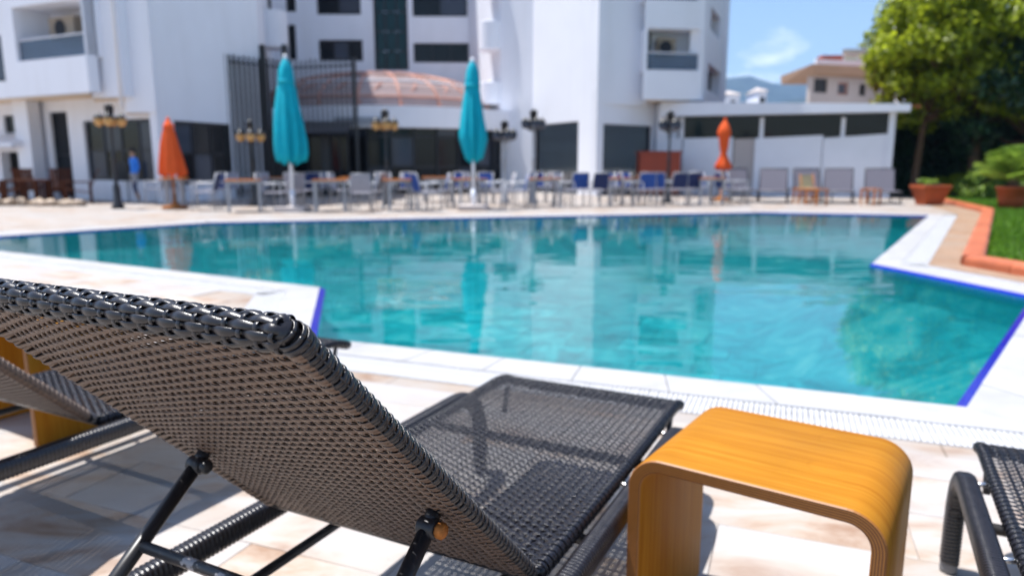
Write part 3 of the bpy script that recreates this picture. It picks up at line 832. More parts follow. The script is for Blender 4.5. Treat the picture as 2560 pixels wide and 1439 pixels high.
    # corner wraps where the side binding meets the top edge
    for sx, cx in ((1,-TR_),(-1,-WS+TR_)):
        cw = MB()
        for m_ in range(3):
            tt = ct - .004 + m_*.0065 - .004; P = []; Nn = []
            for i in range(37):
                q = 2*math.pi*i/36; rr = TR_ + .0036 - .0009*m_*m_
                P.append(Vector((cx + rr*math.cos(q) - sx*.0012*m_*m_, tt, rr*math.sin(q)))); Nn.append(Vector((math.cos(q),0,math.sin(q))))
            V, F = sweep(P, Nn, .0044, .0012, 6); cw.add(V, F)
        # short strands running along the side tube between the wraps
        for q0 in (-35, 8, 50, 92):
            q = R(q0); P = []; Nn = []; m = int((ct-t0-.02)/.0031)
            for i in range(m+1):
                t = t0+.014+(ct-t0-.03)*i/m
                rr = TR_ + .0022 + .0013*math.cos(math.pi*((t-t0-.012)/BP)+math.pi) 
                P.append(Vector((cx + sx*rr*math.cos(q), t, rr*math.sin(q)))); Nn.append(Vector((sx*math.cos(q),0,math.sin(q))))
            V, F = sweep(P, Nn, .0021, .0009, 4); cw.add(V, F)
        cw.build('edge_binding', M['wicker'], back, True, True)
    # ---- prop: U-shaped bracket hinged under the back
    prop = empty('prop', (0,0,0)); prop.parent = root
    tp = .312
    def onb(t, off): return Vector((0, -.004 - t*math.cos(BA) - off*math.sin(BA), SZ+.004 + t*math.sin(BA) - off*math.cos(BA)))
    top = onb(tp, .034); low = Vector((0,-.600,.262))
    legs = {}
    for nm, x in (('r',-.070), ('l',-.556)):
        a = Vector((x, top.y, top.z)); b = Vector((x, low.y, low.z))
        MB().tube([a + (a-b).normalized()*.012, b], .0125, 14).build('leg', M['chipped'], prop, True, True)
        lug = onb(tp, .006)
        MB().tube([(x-.015,a.y,a.z),(x-.012,a.y,a.z),(x+.012,a.y,a.z),(x+.015,a.y,a.z)], [.012,.0155,.0155,.012], 16).build('hinge_lug', M['pipe'], prop, True, True)
        MB().tube([(x,a.y,a.z),(x,lug.y,lug.z)], .012, 10).build('hinge_tab', M['pipe'], prop, True, True)
        MB().lathe([(.0105,0),(.0125,.003),(.0125,.010),(.009,.0135)], 14).build('bolt', M['rust' if nm == 'r' else 'pipe'], prop, True, True)
        bo = [o for o in COL.objects if o.name.startswith('bolt')][-1]
        bo.location = (x+.016, a.y, a.z); bo.rotation_euler = (0, math.pi/2, 0)
    cm = top.lerp(low, .34)
    MB().tube([(-.070,cm.y,cm.z),(-.556,cm.y,cm.z)], .0095, 12).build('crossbar', M['chipped2'], prop, True, True)
    MB().tube([(-.070,low.y,low.z),(-.556,low.y,low.z)], .0085, 12).build('foot_bar', M['pipe'], prop, True, True)
    return root

YAW = R(26.7)
U_ = Vector((math.sin(YAW), math.cos(YAW), 0)); V_ = Vector((math.cos(YAW), -math.sin(YAW), 0))
H0 = Vector((.051, 1.139, 0))
def place(o, du, dv, dyaw=0.0):
    o.location = H0 + U_*du + V_*dv; o.rotation_euler = (0,0,-YAW+R(dyaw))
GL = 'wicker sun loungers along the pool'
hero = make_lounger(True); place(hero, 0, 0)
tag(hero, 'dark wicker sun lounger in sharp focus, its raised back turned to the viewer', 'sun lounger', GL)
n1 = make_lounger(False); place(n1, .135, -1.455, 0)
tag(n1, 'blurred wicker sun lounger seen under the raised back of the sharp lounger', 'sun lounger', GL)
n2 = copy_tree(n1); place(n2, .02, 1.405, 0)
tag(n2, 'wicker sun lounger cut by the right frame edge beside the bent wooden table', 'sun lounger', GL)
n3 = copy_tree(n1); place(n3, .26, -3.62, 0)
tag(n3, 'wicker sun lounger whose dark foot end shows above the sharp backrest at far left', 'sun lounger', GL)

# ================================================================== bent plywood side tables
def make_table():
    W, D, Hh, T, Rr = .484, .400, .463, .027, .070
    root = empty('side_table', (0,0,0))
    prof_o, prof_i = [], []
    def corner(cx, cz, r, a0, a1, n=10): return [(cx+r*math.cos(R(a0+(a1-a0)*k/n)), cz+r*math.sin(R(a0+(a1-a0)*k/n))) for k in range(n+1)]
    prof_o = [(0,0),(0,.15)] + corner(Rr, Hh-Rr, Rr, 180, 90) + [(W/2,Hh)] + corner(W-Rr, Hh-Rr, Rr, 90, 0) + [(W,.15),(W,0)]
    ri = Rr-T
    prof_i = [(T,0),(T,.15)] + corner(Rr, Hh-Rr, ri, 180, 90) + [(W/2,Hh-T)] + corner(W-Rr, Hh-Rr, ri, 90, 0) + [(W-T,.15),(W-T,0)]
    n = len(prof_o); K = 2
    me = bpy.data.meshes.new('bent_panel'); V = []; F = []; mi = []
    e = .0035
    # rings: outer front, outer back etc.
    for (y, ins) in ((0+e,0),(D-e,0)):
        for (x,z) in prof_o: V.append((x,y,z))
    for (y, ins) in ((0+e,0),(D-e,0)):
        for (x,z) in prof_i: V.append((x,y,z))
    def mix(p, q, f): return (p[0]+(q[0]-p[0])*f, p[1]+(q[1]-p[1])*f)
    for y in (0, D):
        for f in (.10, .90):
            for a, b in zip(prof_o, prof_i): x, z = mix(a, b, f); V.append((x,y,z))
    OF, OB, IF, IB = 0, n, 2*n, 3*n; FA, FB, BA_, BB = 4*n, 5*n, 6*n, 7*n
    for i in range(n-1):
        j = i+1
        F.append((OF+i,OF+j,OB+j,OB+i)); mi.append(0)
        F.append((IF+j,IF+i,IB+i,IB+j)); mi.append(0)
        F.append((OF+j,OF+i,FA+i,FA+j)); mi.append(1)
        F.append((FA+j,FA+i,FB+i,FB+j)); mi.append(1)
        F.append((FB+j,FB+i,IF+i,IF+j)); mi.append(1)
        F.append((OB+i,OB+j,BA_+j,BA_+i)); mi.append(1)
        F.append((BA_+i,BA_+j,BB+j,BB+i)); mi.append(1)
        F.append((BB+i,BB+j,IB+j,IB+i)); mi.append(1)
    for i in (0, n-1):
        q = (OF+i,FA+i,FB+i,IF+i,IB+i,BB+i,BA_+i,OB+i); F.append(q if i == 0 else q[::-1]); mi.append(1)
    me.from_pydata(V, [], F); me.update()
    me.materials.append(M['ply_top']); me.materials.append(M['ply_edge'])
    me.polygons.foreach_set('material_index', mi)
    me.polygons.foreach_set('use_smooth', [m_ == 0 for m_ in mi])
    at_ = me.attributes.new('ply', 'FLOAT', 'POINT')
    vals = [0.0]*(2*n) + [1.0]*(2*n) + [.1]*n + [.9]*n + [.1]*n + [.9]*n
    at_.data.foreach_set('value', vals)
    o = bpy.data.objects.new('bent_panel', me); COL.objects.link(o); o.parent = root
    for x in (.004, W-T+.004):
        MB().box(x, x+T-.008, .03, D-.03, -.004, .0).build('glide', M['pipe'], root, local=True)
    return root
GT = 'bent plywood side tables'
t1 = make_table(); t1.location = (.2422, 1.3715, .004); t1.rotation_euler = (0,0,-R(34.7))
tag(t1, 'varnished bent plywood side table beside the sharp wicker lounger', 'side table', GT)
t2 = copy_tree(t1); p = H0 + U_*.43 + V_*-2.76; t2.location = (p.x, p.y, .004); t2.rotation_euler = (0,0,-R(30))
tag(t2, 'bent plywood side table half hidden behind the backrests at the left edge', 'side table', GT)

# ================================================================== THE HOTEL
def facade(parent, P0, P1, z0, z1, ops=(), th=.28, m='white_wall', name='wall'):
    """wall between two plan points with rectangular openings (s0,s1,za,zb); faces the camera side"""
    e = (P1-P0); L = e.length; e = e/L; n = Vector((e.y,-e.x))
    if n.dot(-(P0+P1)/2) < 0: n = -n
    ss = sorted({0.0, L, *[min(max(o[0],0),L) for o in ops], *[min(max(o[1],0),L) for o in ops]})
    zs = sorted({z0, z1, *[min(max(o[2],z0),z1) for o in ops], *[min(max(o[3],z0),z1) for o in ops]})
    mb = MB()
    def pt(s, z, d): p = P0 + e*s - n*d; return (p.x, p.y, z)
    def quad(a, b, c, d): mb.add([a,b,c,d], [(0,1,2,3)])
    for i in range(len(ss)-1):
        for j in range(len(zs)-1):
            sm_, zm = (ss[i]+ss[i+1])/2, (zs[j]+zs[j+1])/2
            if any(o[0] < sm_ < o[1] and o[2] < zm < o[3] for o in ops): continue
            for d in (0, th): quad(pt(ss[i],zs[j],d), pt(ss[i+1],zs[j],d), pt(ss[i+1],zs[j+1],d), pt(ss[i],zs[j+1],d))
    for o in ops:
        a, b, c, d = max(o[0],0), min(o[1],L), max(o[2],z0), min(o[3],z1)
        quad(pt(a,c,0),pt(a,d,0),pt(a,d,th),pt(a,c,th)); quad(pt(b,c,0),pt(b,d,0),pt(b,d,th),pt(b,c,th))
        if d < z1: quad(pt(a,d,0),pt(b,d,0),pt(b,d,th),pt(a,d,th))
        if c > z0: quad(pt(a,c,0),pt(b,c,0),pt(b,c,th),pt(a,c,th))
    quad(pt(0,z0,0),pt(0,z1,0),pt(0,z1,th),pt(0,z0,th)); quad(pt(L,z0,0),pt(L,z1,0),pt(L,z1,th),pt(L,z0,th))
    quad(pt(0,z1,0),pt(L,z1,0),pt(L,z1,th),pt(0,z1,th)); quad(pt(0,z0,0),pt(L,z0,0),pt(L,z0,th),pt(0,z0,th))
    o = mb.build(name, M[m], parent); o['_'] = 0; del o['_']
    return o, e, n, pt
def ops_px(P0, P1, lst):
    out = []
    for (x0, x1, y0, y1) in lst:
        a, zt = hit(x0, y0, P0, P1); b, _ = hit(x1, y0, P0, P1); _, zb = hit((x0+x1)/2, y1, P0, P1)
        out.append((min(a,b), max(a,b), zb, zt))
    return out
def window(parent, pt, op, nv=2, nh=0, fw=.06, pane='pane', rec=.12, frame='frame', name='window', kinds=None):
    a, b, c, d = op; fr = MB()
    def bar(s0, s1, z0, z1):
        fr.hexa([pt(s0,z0,rec-.03),pt(s1,z0,rec-.03),pt(s1,z0,rec+.04),pt(s0,z0,rec+.04)], [pt(s0,z1,rec-.03),pt(s1,z1,rec-.03),pt(s1,z1,rec+.04),pt(s0,z1,rec+.04)])
    bar(a, a+fw, c, d); bar(b-fw, b, c, d); bar(a+fw, b-fw, c, c+fw); bar(a+fw, b-fw, d-fw, d)
    vs = [a+(b-a)*k/nv for k in range(1,nv)]; hs_ = [c+(d-c)*k/(nh+1) for k in range(1,nh+1)]
    for v in vs: bar(v-fw*.4, v+fw*.4, c+fw, d-fw)
    edges = [a]+vs+[b]
    for h in hs_:
        for i in range(len(edges)-1): bar(edges[i]+fw*.9, edges[i+1]-fw*.9, h-fw*.35, h+fw*.35)
    w = fr.build(name, M[frame], parent)
    zed = [c]+hs_+[d]
    for i in range(len(edges)-1):
        for j in range(len(zed)-1):
            pm = pane if kinds is None else kinds[(i+j*7) % len(kinds)]
            p = MB(); p.hexa([pt(edges[i]+.01,zed[j]+.01,rec),pt(edges[i+1]-.01,zed[j]+.01,rec),pt(edges[i+1]-.01,zed[j]+.01,rec+.012),pt(edges[i]+.01,zed[j]+.01,rec+.012)],
                            [pt(edges[i]+.01,zed[j+1]-.01,rec),pt(edges[i+1]-.01,zed[j+1]-.01,rec),pt(edges[i+1]-.01,zed[j+1]-.01,rec+.012),pt(edges[i]+.01,zed[j+1]-.01,rec+.012)])
            o = p.build('pane', M[pm]); L = parent.location
            o.data.transform(Matrix.Translation(-L)); o.parent = w
    return w
def sub(o, parent_part, top):
    """attach a world-built mesh below a part of a thing"""
    o.data.transform(Matrix.Translation(-Vector(top.location))); o.parent = parent_part; return o
def recess(parent, pt, op, depth=1.5, door=(.62,1.0), ac=(.3,.62), side='r'):
    """loggia behind an opening: lining, dark door, air-conditioner, glass rail"""
    a, b, c, d = op; mb = MB(); g = .02; t0 = .28
    def q(*p): mb.add(p, [(0,1,2,3)])
    A, B, C_, D_ = a-g, b+g, c-g, d+g
    q(pt(A,C_,depth),pt(B,C_,depth),pt(B,D_,depth),pt(A,D_,depth))
    q(pt(A,C_,t0),pt(A,C_,depth),pt(A,D_,depth),pt(A,D_,t0)); q(pt(B,C_,t0),pt(B,C_,depth),pt(B,D_,depth),pt(B,D_,t0))
    q(pt(A,C_,t0),pt(B,C_,t0),pt(B,C_,depth),pt(A,C_,depth)); q(pt(A,D_,t0),pt(B,D_,t0),pt(B,D_,depth),pt(A,D_,depth))
    lining = mb.build('balcony', M['white_wall'], parent)
    w = b-a
    s0, s1 = a+w*door[0], a+w*door[1]
    dr = MB().hexa([pt(s0,c,depth-.06),pt(s1,c,depth-.06),pt(s1,c,depth-.01),pt(s0,c,depth-.01)], [pt(s0,c+2.05,depth-.06),pt(s1,c+2.05,depth-.06),pt(s1,c+2.05,depth-.01),pt(s0,c+2.05,depth-.01)]).build('balcony_door', M['pane'])
    sub(dr, lining, parent)
    s0, s1 = a+w*ac[0], a+w*ac[1]; za, zb = d-.86, d-.22
    box = MB().hexa([pt(s0,za,depth-.42),pt(s1,za,depth-.42),pt(s1,za,depth-.1),pt(s0,za,depth-.1)], [pt(s0,zb,depth-.42),pt(s1,zb,depth-.42),pt(s1,zb,depth-.1),pt(s0,zb,depth-.1)])
    sub(box.build('air_conditioner', M['aircon']), lining, parent)
    cx = (s0+s1)/2-.05; cz = (za+zb)/2; fan = MB(); n_ = 14; fr_ = .25
    V = [pt(cx+fr_*math.cos(2*math.pi*k/n_), cz+fr_*math.sin(2*math.pi*k/n_), depth-.43) for k in range(n_)]; V2 = [pt(cx+fr_*math.cos(2*math.pi*k/n_), cz+fr_*math.sin(2*math.pi*k/n_), depth-.445) for k in range(n_)]
    fan.hexa(V, V2); sub(fan.build('fan_grille', M['shutter']), lining, parent)
    rl = MB().hexa([pt(a+.02,c+.04,.10),pt(b-.02,c+.04,.10),pt(b-.02,c+.04,.115),pt(a+.02,c+.04,.115)], [pt(a+.02,c+.58,.10),pt(b-.02,c+.58,.10),pt(b-.02,c+.58,.115),pt(a+.02,c+.58,.115)])
    sub(rl.build('glass_rail', M['rail_glass']), lining, parent)
    hr = MB().tube([pt(a+.02,c+.62,.107), pt(b-.02,c+.62,.107)], .025, 8); sub(hr.build('handrail', M['white_paint'], None, True), lining, parent)
    return lining
def slab(parent, pts, z0, z1, m, name):
    return MB().hexa([(p.x,p.y,z0) for p in pts], [(p.x,p.y,z1) for p in pts]).build(name, M[m], parent)
TOP = 16.0

# ---------------- left wing
LW0, LWc = colm(-420, 29.6), colm(404, 21.39)
LR1 = colm(664, 24.75)
lw = tag(empty('hotel_wing', (LWc.x, LWc.y, 0)), 'white hotel wing on the left with a balcony and a cream soffit', 'building')
gf = ops_px(LW0, LWc, [(206,384,303,451),(121,166,281,492),(6,86,289,333),(0,96,380,497)])
zG = hit(300, 238, LW0, LWc)[1]
w_, e_, n_, pt_ = facade(lw, LW0, LWc, 0, zG, gf, .3)
window(lw, pt_, gf[0], 4, 1, .09, kinds=['pane_blue','pane','pane','pane_blue','pane'])
window(lw, pt_, gf[1], 1, 1, .07, name='glass_door')
window(lw, pt_, gf[2], 2, 0, .06)
a, b, c, d = gf[3]
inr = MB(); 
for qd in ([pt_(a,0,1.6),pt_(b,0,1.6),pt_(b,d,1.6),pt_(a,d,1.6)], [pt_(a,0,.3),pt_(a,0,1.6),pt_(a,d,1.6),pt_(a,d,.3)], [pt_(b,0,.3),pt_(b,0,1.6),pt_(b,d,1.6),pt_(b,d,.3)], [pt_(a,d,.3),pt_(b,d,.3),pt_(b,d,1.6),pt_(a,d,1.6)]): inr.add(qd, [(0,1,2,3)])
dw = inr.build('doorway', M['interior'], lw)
# wine-red poster just inside the doorway
pa, pb = a+(b-a)*.33, a+(b-a)*.72
po = MB().hexa([pt_(pa,.75,.35),pt_(pb,.75,.35),pt_(pb,.75,.38),pt_(pa,.75,.38)], [pt_(pa,1.75,.35),pt_(pb,1.75,.35),pt_(pb,1.75,.38),pt_(pa,1.75,.38)]).build('poster', mat('wine_red_poster', (.10,.012,.016), .5, .4, var=.3, vscale=9)); sub(po, dw, lw)
for k in range(5):
    zz = 1.62-k*.15; s0 = pa+(pb-pa)*.2; s1 = pa+(pb-pa)*random.uniform(.6,.85)
    li = MB().hexa([pt_(s0,zz,.343),pt_(s1,zz,.343),pt_(s1,zz,.349),pt_(s0,zz,.349)], [pt_(s0,zz+.06,.343),pt_(s1,zz+.06,.343),pt_(s1,zz+.06,.349),pt_(s0,zz+.06,.349)]).build('poster_line', mat('poster_print', (.45,.40,.38), .6, .3)); sub(li, dw, lw)
# awning ledge over the doorway
s0, zt = hit(-60, 338, LW0, LWc); s1, _ = hit(97, 338, LW0, LWc); _, zb = hit(50, 370, LW0, LWc)
MB().hexa([pt_(s0,zb,-.9),pt_(s1,zb,-.9),pt_(s1,zb,-.003),pt_(s0,zb,-.003)], [pt_(s0,zb+.12,-.9),pt_(s1,zb+.12,-.9),pt_(s1,zt,-.003),pt_(s0,zt,-.003)]).build('ledge', M['white_paint'], lw)
# free column
s0, _ = hit(78, 300, LW0, LWc); s1, _ = hit(113, 300, LW0, LWc)
MB().hexa([pt_(s0,0,-.55),pt_(s1,0,-.55),pt_(s1,0,-.16),pt_(s0,0,-.16)], [pt_(s0,zG,-.55),pt_(s1,zG,-.55),pt_(s1,zG,-.16),pt_(s0,zG,-.16)]).build('column', M['white_paint'], lw)
# overhanging upper block with the balcony: front planes step back towards the corner
def shift(P, dist): return P - (P/ P.length)*dist
U0, U1 = colm(-420, 27.0), colm(247, 20.6)
zU1 = hit(130, 237, U0, U1)[1]
opU = ops_px(U0, U1, [(28,209,20,147), (-190,4,112,212), (28,196,-150,-40)])
w_, e_, n_, ptU = facade(lw, U0, U1, zU1, TOP, opU, .28)
recess(lw, ptU, opU[0], 1.15, (.66,.98), (.16,.52)); window(lw, ptU, opU[1], 3, 0, .07, 'pane_blue'); recess(lw, ptU, opU[2], 1.15, (.66,.98), (.16,.52))
U2a, U2b = colm(252, 21.15), colm(328, 20.75)
zU2 = hit(270, 243, U2a, U2b)[1]; facade(lw, U2a, U2b, zU2, TOP, (), .3)
U3a, U3b = colm(328, 21.1), colm(402, 20.9)
zU3 = hit(350, 281, U3a, U3b)[1]; facade(lw, U3a, U3b, zU3, TOP, (), .3)
# side cheek of the block, soffit, and block roof
facade(lw, U1, colm(252, 21.6), zU1, TOP, (), .06)
sof = [U0, U1, U2a, U2b, U3a, U3b, LWc+Vector((0,.2)), LW0+Vector((0,.2))]
MB().add([(p.x,p.y,zU1+.004) for p in (U0,U1,colm(252,22.9),colm(-420,29.9))], [(0,1,2,3)]).build('soffit', M['soffit'], lw)
MB().add([(p.x,p.y,zU2+.004) for p in (U2a,U2b,colm(328,22.4),colm(252,23.0))], [(0,1,2,3)]).build('soffit', M['soffit'], lw)
MB().add([(p.x,p.y,zU3+.004) for p in (U3a,U3b,colm(402,21.6),colm(328,22.3))], [(0,1,2,3)]).build('soffit', M['soffit'], lw)
# face turned towards the courtyard
Lc2 = colm(402, 20.95)
opR = ops_px(Lc2, LR1, [(434,574,301,462)])
w_, e_, n_, ptR = facade(lw, Lc2, LR1, 0, TOP, opR, .3)
window(lw, ptR, opR[0], 3, 1, .10, kinds=['pane','pane_blue','pane'])
MB().add([(U0.x,U0.y,TOP-.02),(U1.x,U1.y,TOP-.02),(Lc2.x,Lc2.y,TOP-.02),(LR1.x,LR1.y,TOP-.02),(LR1.x-2,LR1.y+14,TOP-.02),(LW0.x,LW0.y+14,TOP-.02)], [(0,1,2,3,4,5)]).build('roof', M['white_wall'], lw)
facade(lw, LR1, colm(700, 35), 0, TOP, (), .3)

for x_, Y_, par_ in ((470, 21.9, lw), (318, 20.62, lw)):
    p = colm(x_, Y_); MB().tube([(p.x,p.y,zU3+.1 if x_ < 400 else 2.7),(p.x,p.y,TOP-.4)], .05, 8).build('downpipe', M['white_paint'], par_, True)

# ---------------- central block
C0, C1 = colm(690, 34.0), colm(1215, 34.0)
cb = tag(empty('hotel_block', ((C0.x+C1.x)/2, C0.y, 0)), 'white central hotel block with dark windows and a green glazed stair', 'building')
opC = ops_px(C0, C1, [(790,900,-22,37),(796,906,100,153),(1030,1168,-22,42),(1033,1172,108,157),(921,1010,-330,176),(712,737,-30,30),(718,738,62,150),(790,900,-150,-85),(1030,1168,-150,-85),(790,900,-280,-215),(1030,1168,-280,-215)])
w_, e_, n_, ptC = facade(cb, C0, C1, 0, 17.5, opC, .3)
for i, op in enumerate(opC):
    if i == 4: window(cb, ptC, op, 3, 9, .12, 'pane_green', frame='frame', name='stair_window')
    elif i in (5,6): window(cb, ptC, op, 1, 0, .06)
    else: window(cb, ptC, op, 3 if i % 2 else 2, 0, .09, kinds=['pane','pane_blue','pane'] if i != 3 else ['pane'])
MB().add([(C0.x-3,C0.y,17.4),(C1.x+3,C1.y,17.4),(C1.x+3,C1.y+10,17.4),(C0.x-3,C0.y+10,17.4)], [(0,1,2,3)]).build('roof', M['white_wall'], cb)
# rounded balconies at both inner corners
def round_balcony(px, Y, ytop, ybot, rpx, parent, cap=True):
    c = at(px, (ytop+ybot)/2, Y); zt = at(px, ytop, Y).z; zb = at(px, ybot, Y).z; r = rpx/FPX*Y
    mb = MB(); n = 36
    mb.lathe([(.02,zb),(r*.97,zb)] + [(r,zb+.03)] + [(r,zt-.02),(r-.03,zt),(r-.13,zt),(r-.14,zb+.2),(.05,zb+.2)], n, (c.x,Y,0)); return mb.build('round_balcony', M['white_wall'], parent)
for (y0, y1) in ((30,122),(-130,-45)): round_balcony(682, 29.5, y0, y1, 34, cb)
for (y0, y1) in ((58,128),(208,262),(-100,-30)): round_balcony(1232, 31.0, y0, y1, 34, cb)
for (x, y0, y1) in ((665,-20,33),(1240,130,212),(1246,-20,48)):
    p = at(x, y0, 32.2); q_ = at(x, y1, 32.2); MB().box(p.x-.16, p.x+.16, 32.2, 32.3, q_.z, p.z).build('slit_window', M['pane'], cb)
wc0, wc1 = colm(1176, 33.9), colm(1252, 30.6); facade(cb, wc0, wc1, 0, 17.5, (), .2)

# ---------------- right tower
T0, T1, T2, T3 = colm(1252, 30.5), colm(1331, 29.7), colm(1490, 26.0), colm(1662, 28.3)
tw = tag(empty('hotel_tower', (T2.x, T2.y, 0)), 'tall white hotel tower with two charcoal roller shutters at its foot', 'building')
facade(tw, T0, T1, 0, TOP+2, (), .3)
op = ops_px(T1, T2, [(1334,1446,313,560)]); op = [(op[0][0], op[0][1], 0.0, op[0][3])]
w_, e_, n_, pt1 = facade(tw, T1, T2, 0, TOP+2, op, .3)
def shutter(pt, o):
    sh = MB(); a, b, c, d = o; k = int((d-c)/.085)
    root_ = None
    fr = MB(); 
    fr.hexa([pt(a,c,.10),pt(a+.07,c,.10),pt(a+.07,c,.22),pt(a,c,.22)],[pt(a,d,.10),pt(a+.07,d,.10),pt(a+.07,d,.22),pt(a,d,.22)])
    fr.hexa([pt(b-.07,c,.10),pt(b,c,.10),pt(b,c,.22),pt(b-.07,c,.22)],[pt(b-.07,d,.10),pt(b,d,.10),pt(b,d,.22),pt(b-.07,d,.22)])
    fr2 = MB(); fr2.v = [v for v in fr.v[8:]]; fr2.f = [tuple(i-8 for i in f) for f in fr.f[6:]]; fr.v = fr.v[:8]; fr.f = fr.f[:6]
    fr = fr.build('roller_shutter', M['frame'], tw); sub(fr2.build('guide_rail', M['frame']), fr, tw)
    for i in range(k):
        z0_, z1_ = c+(d-c)*i/k, c+(d-c)*(i+1)/k-.012
        s = MB().hexa([pt(a+.07,z0_,.15),pt(b-.07,z0_,.15),pt(b-.07,z0_,.17),pt(a+.07,z0_,.17)], [pt(a+.07,z1_,.135),pt(b-.07,z1_,.135),pt(b-.07,z1_,.17),pt(a+.07,z1_,.17)]).build('slat', M['shutter']); sub(s, fr, tw)
shutter(pt1, op[0])
op = ops_px(T2, T3, [(1502,1631,309,560)]); op = [(op[0][0], op[0][1], 0.0, op[0][3])]
zT = hit(1560, 246, T2, T3)[1]
w_, e_, n_, pt2 = facade(tw, T2, T3, 0, zT+.3, op, .3); shutter(pt2, op[0])
# upper floors: slanted face, then the balcony bay that steps forward
T2u, T3u = T2+Vector((-.003,-.004)), colm(1611, 27.25)
zA = hit(1545, 262, T2, T3)[1]
facade(tw, T2u, T3u, zA, TOP+2, (), .27)
Ba, Bb, Bc = colm(1606, 26.35), colm(1746, 26.7), colm(1793, 31.5)
opB = ops_px(Ba, Bb, [(1620,1752,70,176),(1620,1752,-105,0)])
zB = hit(1690, 250, Ba, Bb)[1]
w_, e_, n_, ptB = facade(tw, Ba, Bb, zB, TOP+2, opB, .25)
for o_ in opB: recess(tw, ptB, o_, 1.15, (.02,.26), (.34,.68))
facade(tw, Ba, colm(1611, 27.3), zB, TOP+2, (), .06)
opS = ops_px(Bb, Bc, [(1779,1803,16,92),(1771,1803,156,236)])
w_, e_, n_, ptS = facade(tw, Bb, Bc, zB, TOP+2, opS, .5)
for o_ in opS: window(tw, ptS, o_, 1, 0, .06, 'pane_blue', .42)
MB().add([(p.x,p.y,zB+.004) for p in (Ba,Bb,Bc,colm(1640,31.5))], [(0,1,2,3)]).build('soffit', M['soffit'], tw)
MB().add([(p.x,p.y,TOP+1.98) for p in (T0,T1,T2,T3u,Ba,Bb,Bc,colm(1500,40),colm(1260,40))], [tuple(range(9))]).build('roof', M['white_wall'], tw)
facade(tw, Bc, colm(1740, 42), 0, TOP+2, (), .2)

# ---------------- entrance: curved glazed front, white fascia, glass dome with orange ribs
ent = tag(empty('entrance_pavilion', (at(985,HOR,30).x, 30, 0)), 'curved glazed entrance pavilion with white fascia under a glass dome', 'building')
ec = Vector((at(985,HOR,33.5).x, 33.5)); ER = 6.4
def arc_pt(a, r, z): return (ec.x + r*math.sin(a), ec.y - r*math.cos(a), z)
zf0, zf1 = at(985,318,27.2).z, at(985,264,27.2).z
A0, A1 = R(-72), R(62); n = 40
fs = MB()
for i in range(n):
    a, b = A0+(A1-A0)*i/n, A0+(A1-A0)*(i+1)/n
    fs.add([arc_pt(a,ER,zf0),arc_pt(b,ER,zf0),arc_pt(b,ER,zf1),arc_pt(a,ER,zf1),arc_pt(a,ER-1.2,zf0),arc_pt(b,ER-1.2,zf0),arc_pt(a,ER-1.6,zf1+.02),arc_pt(b,ER-1.6,zf1+.02)], [(0,1,2,3),(1,0,4,5),(3,2,7,6)])
fs.build('fascia', M['white_wall'], ent, False)
# sign panel on the fascia
sg = MB()
for i in range(8):
    a, b = R(-10)+R(17)*i/8, R(-10)+R(17)*(i+1)/8
    z0_, z1_ = at(985,313,27.2).z, at(985,293,27.2).z
    sg.add([arc_pt(a,ER+.06,z0_),arc_pt(b,ER+.06,z0_),arc_pt(b,ER+.06,z1_),arc_pt(a,ER+.06,z1_),arc_pt(a,ER+.005,z0_),arc_pt(b,ER+.005,z0_),arc_pt(a,ER+.005,z1_),arc_pt(b,ER+.005,z1_)], [(0,1,2,3),(0,4,5,1),(3,2,7,6)])
sg.build('sign_panel', mat('grey_sign', (.30,.32,.36), .4, .5, var=.2), ent)
# glazing bays: posts, transoms, panes; the doorway is open and dark
nb = 15
for i in range(nb):
    a, b = A0+(A1-A0)*i/nb, A0+(A1-A0)*(i+1)/nb; rg = ER-.55
    door = 6 <= i <= 7
    P = MB()
    for k, aa in enumerate((a,)):
        P.add([arc_pt(aa-.006,rg+.10,0),arc_pt(aa+.006,rg+.10,0),arc_pt(aa+.006,rg-.06,0),arc_pt(aa-.006,rg-.06,0),arc_pt(aa-.006,rg+.10,zf0),arc_pt(aa+.006,rg+.10,zf0),arc_pt(aa+.006,rg-.06,zf0),arc_pt(aa-.006,rg-.06,zf0)], [(0,1,5,4),(1,2,6,5),(2,3,7,6),(3,0,4,7)])
    for z in ((2.15,) if door else (.08,1.0,2.15)):
        P.add([arc_pt(a+.006,rg+.05,z),arc_pt(b-.006,rg+.05,z),arc_pt(b-.006,rg+.05,z+.09),arc_pt(a+.006,rg+.05,z+.09),arc_pt(a+.006,rg-.03,z),arc_pt(b-.006,rg-.03,z),arc_pt(a+.006,rg-.03,z+.09),arc_pt(b-.006,rg-.03,z+.09)], [(0,1,2,3),(0,4,5,1),(3,2,7,6)])
    fr = P.build('glazing_bay', M['frame'], ent)
    for (z0_, z1_) in (((2.24,zf0-.02),) if door else ((.17,1.0),(1.09,2.15),(2.24,zf0-.02))):
        pn = MB().add([arc_pt(a+.008,rg,z0_),arc_pt(b-.008,rg,z0_),arc_pt(b-.008,rg,z1_),arc_pt(a+.008,rg,z1_)], [(0,1,2,3)]).build('pane', M['pane_blue' if (i*3+int(z0_*5)) % 4 == 0 else 'pane']); sub(pn, fr, ent)
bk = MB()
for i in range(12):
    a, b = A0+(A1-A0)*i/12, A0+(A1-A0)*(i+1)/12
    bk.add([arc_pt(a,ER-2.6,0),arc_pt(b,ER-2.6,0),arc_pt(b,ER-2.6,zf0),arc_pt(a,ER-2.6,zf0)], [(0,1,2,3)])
bk.build('interior_wall', M['interior'], ent)
